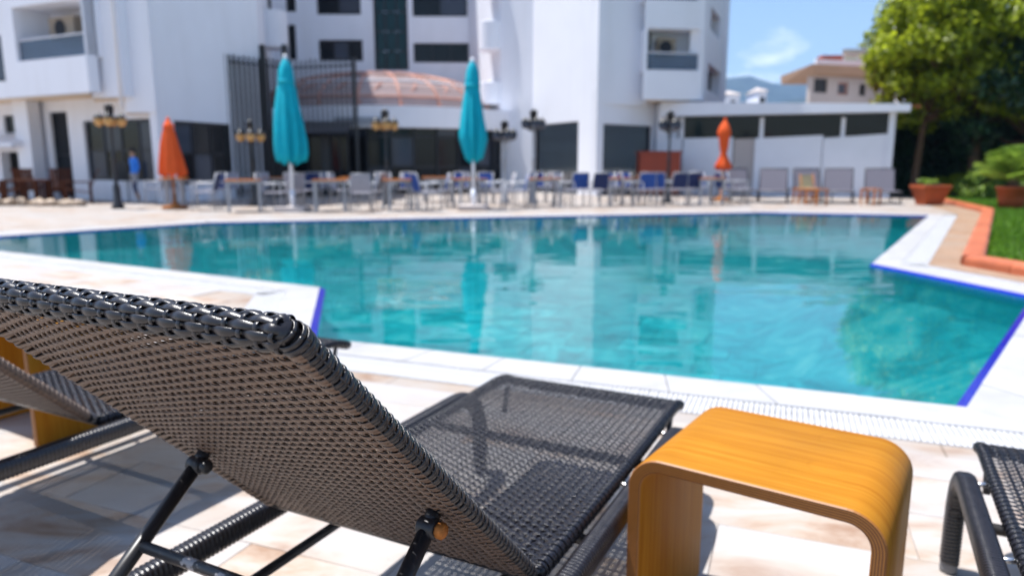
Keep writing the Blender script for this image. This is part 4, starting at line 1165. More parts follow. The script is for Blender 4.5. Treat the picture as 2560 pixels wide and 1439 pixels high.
# dome
dm = MB(); DR = 5.15; dz0 = zf1+.05; dh = at(965,176,30.5).z - dz0; nd, mdn = 20, 7
def dome_pt(i, j, r=1.0): a = 2*math.pi*i/nd; q = j/mdn*math.pi/2; rr = DR*math.cos(q*.93)*r; return (ec.x-.35+rr*math.sin(a), ec.y-1.2-rr*math.cos(a)*.9, dz0 + dh*math.sin(q)*r)
for i in range(nd):
    for j in range(mdn): 
        pn = MB().add([dome_pt(i+.03,j+.03),dome_pt(i+.97,j+.03),dome_pt(i+.97,j+.97),dome_pt(i+.03,j+.97)], [(0,1,2,3)])
        pn.build('dome_pane', M['dome_glass'], ent)
for i in range(nd):
    MB().tube([dome_pt(i,j,1.004) for j in range(mdn+1)], .055, 6).build('dome_rib', M['dome_rib'], ent, True)
    MB().tube([dome_pt(i,0,1.005), dome_pt(i+.5,2.2,1.005), dome_pt(i+1,4.5,1.006)], .04, 6).build('dome_brace', M['dome_rib'], ent, True)
for j in (1,3,5): MB().tube([dome_pt(i*.5,j,1.004) for i in range(nd*2)], .04, 6, closed=True).build('dome_ring', M['white_paint'] if j == 3 else M['dome_rib'], ent, True)

# ---------------- black slatted screen in front of the left corner
scn = tag(empty('slatted_screen', (at(700,HOR,24).x, 24, 0)), 'tall black screen of thin vertical bars beside the dome', 'screen')
sA, sB, sC = colm(558, 23.2), colm(735, 25.0), colm(893, 24.2)
zS = at(640,140,24.0).z
def bars(P, Q, n, z0, d=.016):
    for i in range(n):
        p = P.lerp(Q, (i+.5)/n)
        MB().box(p.x-d, p.x+d, p.y-.02, p.y+.02, z0, zS-random.uniform(0,.05)).build('bar', M['black'], scn)
bars(sA, sB, 15, .05, .036); bars(sB, sC, 13, at(815,322,24.6).z, .028)
for z in (.25, at(640,330,24).z, zS-.25):
    for P, Q in ((sA,sB),(sB,sC)):
        if z < 1 and P is sB: continue
        MB().tube([(P.x,P.y+.06,z),(Q.x,Q.y+.06,z)], .03, 6).build('rail', M['black'], scn)
for p, z in ((sA,0),(sB,0),(sC,0)): MB().box(p.x-.05,p.x+.05,p.y+.09,p.y+.19,z,zS).build('post', M['black'], scn)
for x_ in (672,726):
    p = colm(x_, 24.9); MB().box(p.x-.09,p.x+.09,24.85,25.0,0,at(x_,112,24.9).z).build('mast', M['black'], scn)

# dark lean-to kiosk under the screen
kio = tag(empty('kiosk', (at(730,HOR,25.6).x, 25.6, 0)), 'dark glazed kiosk with sloping roof behind the black screen', 'kiosk')
k0, k1 = colm(600, 25.9), colm(872, 25.9); zK = at(730,320,25.9).z
w_, e_, n_, ptK = facade(kio, k0, k1, 0, zK, [(.35,1.5,.1,2.2),(1.9,3.0,.1,2.2),(3.3,3.95,.1,2.2)], .2, 'black')
for o_ in [(.35,1.5,.1,2.2),(1.9,3.0,.1,2.2),(3.3,3.95,.1,2.2)]: window(kio, ptK, o_, 2, 0, .06, 'pane')
r0, r1 = colm(700,24.6), colm(866,24.6)
MB().hexa([(r0.x,24.9,2.15),(r1.x,24.9,2.15),(r1.x,25.88,2.6),(r0.x,25.88,2.6)], [(r0.x,24.9,2.21),(r1.x,24.9,2.21),(r1.x,25.88,2.66),(r0.x,25.88,2.66)]).build('roof', M['shutter'], kio)

# ---------------- low annex on the right
an = tag(empty('annex', (at(1950,HOR,26).x, 26, 0)), 'low white annex with a long dark window band and white panels', 'building')
N0, N1 = colm(1652, 27.6), colm(2228, 24.0)
ens = (N1-N0).normalized(); nan = Vector((ens.y,-ens.x)); 
if nan.y > 0: nan = -nan
def np_(s, z, d=0): p = N0 + ens*s - nan*d; return (p.x,p.y,z)
LN = (N1-N0).length
def zpx(x, y): return hit(x, y, N0, N1)[1]
def quadstrip(name, m, x0, x1, yt0, yt1, yb0, yb1, d0, d1, parent=an):
    s0 = hit(x0, HOR, N0, N1)[0]; s1 = hit(x1, HOR, N0, N1)[0]
    a, b, c, d = zpx(x0,yt0), zpx(x1,yt1), (0 if yb0 is None else zpx(x0,yb0)), (0 if yb1 is None else zpx(x1,yb1))
    return MB().hexa([np_(s0,c,d0),np_(s1,d,d0),np_(s1,d,d1),np_(s0,c,d1)], [np_(s0,a,d0),np_(s1,b,d0),np_(s1,b,d1),np_(s0,a,d1)]).build(name, M[m], parent)
quadstrip('fascia', 'white_paint', 1655, 2262, 258, 263, 293, 281, -.5, .1)
MB().hexa([np_(-.1,zpx(1655,258)-.12,.1),np_(LN+.7,zpx(2250,262)-.12,.1),np_(LN+.7,3.4,6),np_(-.1,3.6,6)], [np_(-.1,zpx(1655,258)-.02,.1),np_(LN+.7,zpx(2250,262)-.02,.1),np_(LN+.7,3.5,6),np_(-.1,3.7,6)]).build('roof', M['rooftile'], an)
for (x0, x1, m_) in ((1662,1702,'white_paint'),(1706,1828,'white_paint'),(1830,1882,'beige_render'),(1884,2052,'white_paint'),(2054,2214,'white_paint')):
    quadstrip('panel', m_, x0, x1, 346, 346-(x1-1700)*.022, None, None, .0 if m_ != 'beige_render' else .12, .2)
    bevel(an.children[-1] if an.children else None) if False else None
band = quadstrip('window_band', 'pane', 1690, 2222, 292, 279, 350, 338, .10, .14)
for x in (1700,1898,2100): quadstrip('mullion', 'white_paint', x-5, x+5, 294, 294, 348, 348, .04, .09)
quadstrip('post', 'white_paint', 2212, 2229, 272, 272, None, None, -.12, .12)
quadstrip('pier', 'white_wall', 1640, 1664, 262, 262, None, None, -.05, .25)
MB().hexa([np_(0,0,.3),np_(LN,0,.3),np_(LN,0,6),np_(0,0,6)], [np_(0,3.0,.3),np_(LN,2.9,.3),np_(LN,3.0,6),np_(0,3.0,6)]).build('body', M['white_wall'], an)

rb = tag(empty('storage_box', (*colm(1650,26.2), 0)), 'oxide red storage chest in front of the second roller shutter', 'chest')
p = colm(1601,25.9); q_ = colm(1701,25.6); zt = at(1650,378,25.8).z
MB().hexa([(p.x,p.y,.06),(q_.x,q_.y,.06),(q_.x,q_.y+.9,.06),(p.x,p.y+.9,.06)], [(p.x,p.y,zt-.08),(q_.x,q_.y,zt-.08),(q_.x,q_.y+.9,zt-.08),(p.x,p.y+.9,zt-.08)]).build('body', M['redbox'], rb)
MB().hexa([(p.x-.05,p.y-.05,zt-.075),(q_.x+.05,q_.y-.05,zt-.075),(q_.x+.05,q_.y+.95,zt-.075),(p.x-.05,p.y+.95,zt-.075)], [(p.x-.05,p.y-.05,zt),(q_.x+.05,q_.y-.05,zt),(q_.x+.05,q_.y+.95,zt),(p.x-.05,p.y+.95,zt)]).build('lid', M['redbox'], rb)
for i in range(4):
    pp = p.lerp(q_, (i % 2)*.9+.05); MB().box(pp.x-.05,pp.x+.05,pp.y+.1+(i//2)*.6,pp.y+.2+(i//2)*.6,-.008,.06).build('foot', M['black'], rb)

# ---------------- buildings beyond
bb = tag(empty('apartment_house', (*colm(2090,62), 0)), 'beige and tan apartment house with a projecting tan cornice beyond the annex', 'building')
B0, B1 = colm(2012,60), colm(2300,64)
opb = ops_px(B0, B1, [(2096,2122,205,238),(2036,2070,196,232),(2150,2166,210,240)])
w_, e_, n_, ptb = facade(bb, B0, B1, 0, at(2090,182,61).z, opb, .4, 'beige_render')
for i, o_ in enumerate(opb):
    window(bb, ptb, o_, 1, 0, .14, 'pane_blue' if i == 0 else 'pane', .2, 'dome_rib' if i == 0 else 'frame')
zc0, zc1, zc2 = at(2090,200,60).z, at(2090,168,60).z, at(2090,150,60).z
MB().hexa([(B0.x-.2,58.8,zc0+.3),(B1.x,62.6,zc0+.3),(B1.x,66,zc0+.3),(B0.x-.2,66,zc0+.3)], [(B0.x-.7,58.2,zc1),(B1.x,61.6,zc1),(B1.x,66,zc1),(B0.x-.3,66,zc1)]).build('cornice', M['tan_render'], bb)
facade(bb, colm(2022,59.5), colm(2300,63), zc1, zc2, (), .2, 'white_paint', 'parapet')
facade(bb, colm(2090,63), colm(2200,64), zc1, at(2090,122,63).z, ops_px(colm(2090,63), colm(2200,64), [(2096,2150,138,158)]), .3, 'white_paint', 'penthouse')
MB().hexa([(*colm(2084,62.4),at(2090,128,62).z),(*colm(2210,62.4),at(2090,128,62).z),(*colm(2210,68),at(2090,128,62).z),(*colm(2084,68),at(2090,128,62).z)], [(*colm(2084,62.4),at(2090,121,62).z),(*colm(2210,62.4),at(2090,116,62).z),(*colm(2210,68),at(2090,112,62).z),(*colm(2084,68),at(2090,117,62).z)]).build('canopy', mat('pale_green_roof', (.45,.55,.52), .6, .3), bb)
MB().box(*sorted((colm(2030,61).x, colm(2080,61).x)), 60.5, 61.5, zc1, at(2090,150,61).z+.3).build('roof_terrace', M['rooftile'], bb)
rh = tag(empty('red_roofed_house', (*colm(2290,52), 0)), 'white house with red tiled roof and chimney behind the big tree', 'building')
h0, h1 = colm(2238,52), colm(2560,52); zr = at(2250,82,52).z; zap = at(2330,28,52).z
facade(rh, h0, h1, 0, zr, (), .3, 'white_wall')
facade(rh, h0, h0+Vector((4.2,9)), 0, zr, (), .3, 'white_wall')
MB().add([(h0.x-.5,51.3,zr-.1),(h1.x+.5,51.3,zr-.1),(h1.x+.5,62,zr-.1),(h0.x+4.0,62,zr-.1),(h0.x+4.6,56.5,zap+1.6),(h1.x-4.2,56.5,zap+1.6)], [(0,1,5,4),(1,2,5),(2,3,4,5),(3,0,4)]).build('roof', M['rooftile'], rh)
cp = at(2257,60,54.5); MB().box(cp.x-.55,cp.x+.55,54.2,55.3,zr,at(2257,44,54.5).z).build('chimney', M['beige_render'], rh)
MB().box(cp.x-.75,cp.x+.75,54.0,55.5,at(2257,44,54.5).z+.003,at(2257,26,54.5).z).build('chimney_cap', mat('chimney_slate', (.10,.08,.12), .7, .3), rh)
for (x0, x1, y0, Y, lab) in ((1808,1840,236,120,'small white house far off beside the tower'), (1886,1906,228,120,'tiny white house far off left of the tan house')):
    p, q_ = colm(x0,Y), colm(x1,Y); z1_ = at(x0,y0,Y).z
    h = tag(empty('far_house', (p.x,Y,0)), lab, 'house', 'far white houses')
    MB().box(p.x,q_.x,Y,Y+6,0,z1_).build('wall', M['white_wall'], h)
    MB().add([(p.x-.3,Y-.3,z1_),(q_.x+.3,Y-.3,z1_),(q_.x+.3,Y+6.3,z1_),(p.x-.3,Y+6.3,z1_),((p.x+q_.x)/2,Y+3,z1_+.9)], [(0,1,4),(1,2,4),(2,3,4),(3,0,4)]).build('roof', M['beige_render'], h)
    MB().box((p.x+q_.x)/2-.4,(p.x+q_.x)/2+.4,Y-.04,Y-.003,z1_-2.2,z1_-1).build('window', M['pane'], h)

# ================================================================== parasols
def parasol(name, x, ytop, ybot, ybase, hw, mname, label, prof, polem, basek, tie=None, folds=8, lean=0.0):
    g = gnd((x if not lean else x+lean), ybase); Y = g.y
    root = empty(name, (g.x, g.y, 0))
    zt, zb = at(x, ytop, Y).z, at(x, ybot, Y).z
    W = hw/FPX*Y*1.0
    P = [(max(.012, W*r), zb+(zt-zb)*h) for r, h in prof]
    mb = MB(); n = 48; V = []; F = []
    for (r, z) in P:
        hh = (z-zb)/(zt-zb); f = .46*(1-hh)**.6*(1-.4*hh)
        for k in range(n):
            q = 2*math.pi*k/n
            rr = r*(1 + f*(.55+.45*math.sin(2.3*q+x))*math.cos(folds*q + .9*hh + .5*math.sin(q*2+x)) + .07*math.sin(3*q+hh*5+x) - .10)
            zz = z + (.05*math.cos(folds*q)*(1 if hh < .02 else 0))
            V.append((rr*math.cos(q), rr*math.sin(q)*.9, zz))
    m = len(P)
    for i in range(m-1):
        for k in range(n): F.append((i*n+k, i*n+(k+1)%n, (i+1)*n+(k+1)%n, (i+1)*n+k))
    F.append(tuple((m-1)*n+k for k in range(n)))
    mb.add(V, F); c = mb.build('canopy', M[mname], root, True, True)
    if tie is not None:
        zt_ = zb+(zt-zb)*tie; rr = np.interp(tie, [p[1] for p in prof], [p[0] for p in prof])*W*1.06
        MB().lathe([(rr*.98,zt_-.03),(rr*1.02,zt_),(rr*.98,zt_+.03)], 24).build('tie_strap', M[mname], root, True, True)
    MB().lathe([(.03,zt-.03),(.05,zt),(.045,zt+.05),(.012,zt+.09)], 12).build('finial', M['white_paint'] if polem == 'white_paint' else M[mname], root, True, True)
    rp_ = .042 if polem == 'white_paint' else .028
    MB().tube([(0,0,.05),(0,0,zt-.1)], rp_, 12).build('pole', M[polem], root, True, True)
    if basek == 'box':
        bevel(MB().box(-.36,.36,-.36,.36,-.008,.12).build('base', M['beige_render'], root, local=True), .02)
        MB().tube([(0,0,.12),(0,0,.5)], .06, 12).build('base_sleeve', M['white_paint'], root, True, True)
    else:
        MB().lathe([(.30,-.008),(.31,.04),(.29,.075),(.12,.10),(.05,.16),(.042,.38)], 24).build('base', M['pole_wood'], root, True, True)
    tag(root, label, 'parasol', 'closed parasols on the far terrace'); return root
PC = [(.62,0),(.80,.02),(.92,.10),(.95,.2),(.90,.38),(.82,.5),(.70,.62),(.60,.72),(.50,.78),(.52,.82),(.47,.90),(.30,.96),(.12,1.0)]
PC2 = [(.30,0),(.55,.02),(.72,.10),(.95,.22),(.98,.28),(.86,.42),(.72,.58),(.60,.70),(.55,.76),(.57,.80),(.50,.9),(.34,.96),(.14,1.0)]
PO = [(.85,0),(.98,.04),(.96,.10),(.86,.3),(.70,.55),(.55,.75),(.42,.86),(.40,.93),(.2,1.0)]
PO2 = [(.80,0),(.95,.03),(.85,.10),(.55,.22),(.38,.30),(.34,.34),(.50,.45),(.62,.62),(.80,.72),(.85,.78),(.70,.85),(.45,.94),(.15,1.0)]
parasol('parasol', 724, 146, 408, 528, 38, 'cyan', 'turquoise closed parasol in front of the black slatted screen', PC, 'white_paint', 'box', .78, lean=9)
parasol('parasol', 1190, 154, 404, 524, 33, 'cyan', 'turquoise closed parasol beside the right end of the glass dome', PC2, 'white_paint', 'box', .76, lean=-6)
parasol('parasol', 433, 302, 440, 522, 29, 'orange', 'orange closed parasol by the left hotel wing', PO, 'pole_wood', 'round', .9, lean=5)
parasol('parasol', 1804, 302, 424, 502, 19, 'orange', 'slim orange parasol tied at the waist before the white annex', PO2, 'pole_wood', 'round', .31, lean=-1)

# ================================================================== lamp posts
def lamp(x, ytop, ybase, label, amber=True, lean=0, polem='black', s=1.0):
    g = gnd(x+lean, ybase); root = empty('lamp_post', (g.x,g.y,0)); H_ = at(x, ytop, g.y).z
    MB().lathe([(.15,-.008),(.15,.08),(.09,.14),(.085,.55),(.05,.62),(.045,1.2),(.06,1.24),(.036,1.3),(.032,H_-.55),(.06,H_-.5),(.03,H_-.42),(.03,H_-.30)], 12).build('post', M[polem], root, True, True)
    MB().lathe([(.03,H_-.30),(.10,H_-.26),(.11,H_-.10),(.13,H_-.08),(.03,H_-.02),(.012,H_+.02)], 8).build('finial', M['black'], root, True, True)
    for k in range(4):
        a = R(20+90*k); dx, dy = math.cos(a), math.sin(a); r = .25*s
        MB().tube([(0,0,H_-.55),(dx*r*.5,dy*r*.5,H_-.62),(dx*r*.9,dy*r*.9,H_-.52),(dx*r,dy*r,H_-.38)], .016, 6).build('arm', M['black'], root, True, True)
        MB().lathe([(.03,-.15),(.09,-.11),(.12,-.03),(.115,.04),(.07,.09),(.03,.10)], 12).build('globe', M['amber'] if amber else M['pane_blue'], root, True, True).location = (dx*r,dy*r,H_-.42)
        MB().lathe([(.13,.05),(.10,.10),(.03,.16),(.012,.20)], 10).build('hood', M['black'], root, True, True).location = (dx*r,dy*r,H_-.42)
    tag(root, label, 'lamp post', 'ornate lamp posts'); return root
lamp(269, 258, 521, 'ornate black lamp post with amber globes by the left wing window', lean=27)
lamp(627, 300, 515, 'ornate lamp post with amber globes before the black slatted screen', lean=10)
lamp(965, 272, 512, 'ornate black lamp post with amber globes before the entrance sign', lean=4)
lamp(1262, 300, 508, 'grey lamp post with pale globes just right of the turquoise parasol', False, 0, 'alu')
lamp(1335, 272, 508, 'ornate lamp post with pale globes before the first roller shutter', False, -2, 'alu')
lamp(1676, 276, 507, 'ornate black lamp post standing before the oxide red chest', False, -8)

# ================================================================== terrace tables and chairs
def make_chair(backm, seatm):
    root = empty('terrace_chair', (0,0,0)); w, d = .25, .24
    MB().box(-w+.02,w-.02,-d,d,.425,.445).build('seat', M[seatm], root, local=True)
    bk = MB()
    V = []; F = []
    for i in range(7):
        t = i/6; z = .47+.40*t; y = d+.015+.09*t; ww = (w-.03)*(1-.10*t*t)
        V += [(-ww,y,z),(ww,y,z),(ww,y+.018,z),(-ww,y+.018,z)]
    for i in range(6):
        for k in range(4): F.append((i*4+k,i*4+(k+1)%4,(i+1)*4+(k+1)%4,(i+1)*4+k))
    F += [(3,2,1,0),(24,25,26,27)]
    bk.add(V,F).build('backrest', M[backm], root, local=True)
    for sx in (-1,1):
        MB().tube([(sx*w,-d,0),(sx*w,-d+.01,.64)], .014, 8).build('leg', M['alu'], root, True, True)
        MB().tube([(sx*w,d+.05,0),(sx*w,d,.44),(sx*(w-.01),d+.03,.55),(sx*(w-.035),d+.11,.88)], .014, 8).build('leg', M['alu'], root, True, True)
        MB().tube([(sx*w,-d+.01,.645),(sx*w,.05,.655),(sx*w,d+.035,.63)], .020, 8).build('armrest', M['alu'], root, True, True)
    MB().tube([(-w+.035,d+.11,.885),(w-.035,d+.11,.885)], .014, 8).build('back_rail', M['alu'], root, True, True)
    return root
def make_dtable(w=.8, d=.8, rnd=False):
    root = empty('terrace_table', (0,0,0))
    if rnd: MB().lathe([(w/2-.01,.715),(w/2,.725),(w/2,.74),(w/2-.01,.75)], 28).build('table_top', M['teak'], root, True, True)
    else:
        n = 6
        for i in range(n):
            x0 = -w/2+w*i/n; MB().box(x0+.003,x0+w/n-.003,-d/2,d/2,.722,.750).build('plank', M['teak'], root, local=True)
        MB().box(-w/2+.05,w/2-.05,-d/2+.05,d/2-.05,.665,.7215).build('apron', M['alu'], root, local=True)
    for sx in (-1,1):
        for sy in (-1,1):
            x, y = sx*(w/2-.06)*(.62 if rnd else 1), sy*(d/2-.06)*(.62 if rnd else 1)
            MB().box(x-.028,x+.028,y-.028,y+.028,-.008,.72).build('leg', M['alu'], root, local=True)
    return root
Tp = make_dtable(); Tr = make_dtable(.75,.75,True)
Cp = {k: make_chair(*v) for k, v in {'blue':('sling_blue','sling_grey'),'navy':('sling_navy','sling_grey'),'grey':('sling_grey','sling_grey')}.items()}
used = set()
def inst(proto, key):
    if key not in used: used.add(key); return proto
    return copy_tree(proto)
# (x centre, near-foot row, width factor, rotation)
tables = [(424,516,'r',0),(598,531,'s',6),(818,529,'s',-4),(880,510,'s',10),(995,527,'s',8),(1090,506,'s',0),(1172,521,'s',4),(1362,518,'s',-6),(1545,515,'s',4),(1640,505,'s',8),(1772,513,'s',-3),(690,509,'s',-8)]
tabs = []
for (x, y, k, rz) in tables:
    o = inst(Tr if k == 'r' else Tp, 'T'+k); g = gnd(x, y); o.location = (g.x, g.y+.36, 0 if k == 'r' else -.002); o.rotation_euler = (0,0,R(15+rz)); tabs.append((g.x, o))
tabs.sort(key=lambda t: t[0])
for i, (_, o) in enumerate(tabs):
    rd = any(c.name.startswith('table_top') for c in o.children)
    tag(o, ('round teak terrace table under the orange parasol by the left wing' if rd else 'square teak-topped terrace table, %s from the left behind the far pool edge' % ORD[i]), 'table', 'terrace tables')
chairs = [(388,512,'grey',80),(460,514,'grey',-70),(503,527,'navy',100),(520,517,'navy',150),(560,513,'grey',175),(640,512,'grey',185),(676,529,'grey',-85),(716,526,'grey',60),(745,520,'grey',-20),(770,514,'navy',180),(788,512,'grey',170),
          (856,518,'grey',-95),(897,530,'grey',15),(928,524,'grey',70),(955,512,'grey',190),(1012,511,'blue',175),(1040,524,'grey',-80),(1066,528,'blue',-60),(1088,520,'blue',100),(1130,516,'grey',85),(1150,507,'blue',180),(1210,508,'blue',175),
          (1228,522,'grey',-90),(1255,514,'grey',100),(1287,522,'blue',95),(1312,518,'navy',80),(1345,506,'blue',185),(1385,506,'grey',170),(1412,518,'grey',-85),(1445,516,'blue',10),(1491,517,'navy',20),(1521,505,'blue',180),(1561,505,'blue',175),
          (1585,516,'grey',-90),(1614,515,'blue',5),(1641,514,'blue',-5)]
chairs2 = [(1690,514,'navy',15),(1722,513,'navy',20),(1752,503,'blue',180),(1826,512,'blue',-80),(1852,512,'blue',-100)]
cs = []
for (x, y, k, rz) in chairs + chairs2:
    o = inst(Cp[k], 'C'+k); g = gnd(x, y); o.location = (g.x, g.y+.25, 0); o.rotation_euler = (0,0,R(rz+180)); cs.append((x, o, k))
cnt = {'blue':0,'navy':0,'grey':0}
for (x, o, k) in sorted(cs, key=lambda t: t[0]):
    nm = {'blue':'bright blue sling','navy':'navy sling','grey':'grey sling'}[k]
    tag(o, '%s terrace chair, %s of its colour from the left' % (nm, ORD[cnt[k]]), 'chair', 'terrace chairs'); cnt[k] += 1

# ================================================================== grey loungers on the far right terrace with small teak tables
def far_lounger():
    root = empty('mesh_lounger', (0,0,0)); w = .41
    for sx in (-1,1):
        MB().tube([(sx*w,-.98,.34),(sx*w,.98,.34)], .024, 8).build('rail', M['dark_alu'], root, True, True)
        for y in (-.85,.85): MB().tube([(sx*w,y,.34),(sx*w,y,0)], .020, 8).build('leg', M['dark_alu'], root, True, True)
    for y in (-.98,.98): MB().tube([(-w,y,.34),(w,y,.34)], .022, 8).build('end_bar', M['dark_alu'], root, True, True)
    MB().box(-w+.02,w-.02,-.95,.20,.350,.362).build('seat', M['lounger_mesh'], root, local=True)
    a = R(62); b = MB(); 
    b.hexa([(-w+.025,.22,.365),(w-.025,.22,.365),(w-.025,.232,.362),(-w+.025,.232,.362)], [(-w+.025,.22+.70*math.cos(a),.365+.70*math.sin(a)),(w-.025,.22+.70*math.cos(a),.365+.70*math.sin(a)),(w-.025,.232+.70*math.cos(a),.362+.70*math.sin(a)),(-w+.025,.232+.70*math.cos(a),.362+.70*math.sin(a))])
    b.build('backrest', M['lounger_mesh'], root, local=True)
    tp = (.22+.72*math.cos(a), .365+.72*math.sin(a))
    MB().tube([(-w+.01,.22,.36),(-w+.01,tp[0],tp[1]),(w-.01,tp[0],tp[1]),(w-.01,.22,.36)], .018, 8).build('back_frame', M['dark_alu'], root, True, True)
    MB().tube([(-w+.08,.42,.70),(-w+.08,.66,.34)], .012, 6).build('prop', M['dark_alu'], root, True, True)
    return root
fl0 = far_lounger()
spots = [(1866,505,8),(1957,508,-9),(2052,506,6),(2126,509,-10),(2238,510,-4)]
lab = ['grey mesh lounger just right of the slim orange parasol','grey mesh lounger, second from the slim orange parasol','grey mesh lounger, middle one of the far right row','grey mesh lounger, fourth of the far right row','grey mesh lounger standing next to the terracotta planter']
for i, (x, y, rz) in enumerate(spots):
    o = fl0 if i == 0 else copy_tree(fl0); g = gnd(x, y); o.location = (g.x, g.y+.86, -.006); o.rotation_euler = (0,0,R(rz)-math.atan2(g.x,g.y)*.55)
    tag(o, lab[i], 'sun lounger', 'grey mesh loungers on the far terrace')
def small_table():
    root = empty('stool_table', (0,0,0)); w = .21
    for i in range(5): x0 = -w+.084*i; MB().box(x0+.003,x0+.081,-w,w,.42,.445).build('plank', M['teak'], root, local=True)
    for sx in (-1,1):
        for sy in (-1,1): MB().box(sx*(w-.03)-.022,sx*(w-.03)+.022,sy*(w-.03)-.022,sy*(w-.03)+.022,-.008,.42).build('leg', M['teak'], root, local=True)
    MB().box(-w+.055,w-.055,-.014,.014,.16,.19).build('stretcher', M['teak'], root, local=True)
    return root
st0 = small_table()
for i, (x, y, l_) in enumerate([(2012,510,'small teak table between the second and third grey loungers'),(2048,513,'small teak table in front of the third grey lounger'),(2184,512,'small teak table between the two rightmost grey loungers')]):
    o = st0 if i == 0 else copy_tree(st0); g = gnd(x, y); o.location = (g.x,g.y+.2,-.002); o.rotation_euler = (0,0,R(20*i)); tag(o, l_, 'side table', 'small teak tables')
# folded yellow towel chair back
yb = tag(empty('folding_chair', (*gnd(2018,506).xy, -.008)), 'pale yellow folding chair behind the small teak table', 'chair')
L0 = Vector(yb.location)
for nm, bx in (('backrest',(-.20,.20,.18,.20,.45,.82)),('seat',(-.2,.2,-.2,.18,.43,.45))): MB().box(*bx).build(nm, mat('pale_yellow_cloth', (.46,.41,.27), .8, .2, var=.08), yb, local=True)
for sx in (-.19,.19):
    MB().tube([(sx,-.2,0),(sx,.2,.84)], .013, 6).build('leg', M['teak'], yb, True, True); MB().tube([(sx,.24,0),(sx,-.18,.44)], .013, 6).build('leg', M['teak'], yb, True, True)

# ================================================================== brown wooden armchairs and pebble bed on the left
def wood_chair():
    root = empty('wooden_armchair', (0,0,0)); w = .31
    for i in range(6):
        y = -.30+.105*i; MB().box(-w+.04,w-.04,y,y+.09,.40-.02*i,.422-.02*i).build('slat', M['brown_wood'], root, local=True)
    for i in range(6):
        x = -w+.045+.095*i; MB().hexa([(x,.30,.34),(x+.082,.30,.34),(x+.082,.325,.34),(x,.325,.34)], [(x,.56,.98),(x+.082,.56,.98),(x+.082,.585,.98),(x,.585,.98)]).build('back_slat', M['brown_wood'], root, local=True)
    for sx in (-1,1):
        MB().box(sx*w-.03,sx*w+.03,-.36,-.29,-.008,.60).build('leg', M['brown_wood'], root, local=True)
        MB().box(sx*w-.03,sx*w+.03,.30,.37,-.008,.60).build('leg', M['brown_wood'], root, local=True)
        MB().box(sx*w-.06,sx*w+.06,-.42,.42,.6005,.630).build('armrest', M['brown_wood'], root, local=True)
    MB().hexa([(-w,.325,.93),(w,.325,.93),(w,.35,.93),(-w,.35,.93)], [(-w,.345,.99),(w,.345,.99),(w,.37,.99),(-w,.37,.99)]).build('top_rail', M['brown_wood'], root, local=True).location = (0,.235,0)
    return root
wc = wood_chair()
for i, (x, y, rz, l_) in enumerate([(14,508,150,'brown wooden armchair at the left frame edge'),(136,506,20,'brown wooden armchair facing away beside the doorway column'),(186,509,-60,'brown wooden armchair turned sideways, nearest to the big window'),(70,500,195,'brown wooden armchair behind the low wooden table')]):
    o = wc if i == 0 else copy_tree(wc); g = gnd(x, y); o.location = (g.x,g.y+.2,0); o.rotation_euler = (0,0,R(rz)); tag(o, l_, 'armchair', 'brown wooden armchairs')
lt = tag(empty('wooden_table', (*gnd(76,511).xy, 0)), 'brown wooden table among the wooden armchairs at left', 'table')
for i in range(7): MB().box(-.5+.143*i,-.5+.143*i+.137,-.4,.4,.66,.69).build('plank', M['brown_wood'], lt, local=True)
for sx in (-.42,.42):
    for sy in (-.33,.33): MB().box(sx-.035,sx+.035,sy-.035,sy+.035,-.008,.66).build('leg', M['brown_wood'], lt, local=True)
# white and ochre boulders edging the terrace: countable, each its own object
sm_ = []
for k in range(4):
    bm = bmesh.new(); bmesh.ops.create_icosphere(bm, subdivisions=2, radius=1.0)
    for v in bm.verts: v.co *= 1 + random.uniform(-.13,.13)
    me = bpy.data.meshes.new('boulder'); bm.to_mesh(me); bm.free(); me.polygons.foreach_set('use_smooth', [True]*len(me.polygons)); me.materials.append(M['stone']); sm_.append(me)
g0, g1 = gnd(-40,513), gnd(205,514); bi = 0
for k in range(64):
    p = g0.lerp(g1, (k+random.uniform(.1,.9))/64); r = random.uniform(.06,.14); tall = random.random()
    o = bpy.data.objects.new('boulder', random.choice(sm_)); COL.objects.link(o)
    o.location = (p.x+random.uniform(-.1,.1), p.y+random.uniform(-.25,.25), r*.55 + (.10 if tall > .7 and p.x < g0.lerp(g1,.6).x else 0)); o.scale = (r*random.uniform(.8,1.3), r, r*random.uniform(.7,.95)); o.rotation_euler = (0,0,random.uniform(0,6.28))
    tag(o, 'small pale boulder, %s from the left in the row edging the terrace' % ORD[k], 'boulder', 'boulders edging the left terrace')

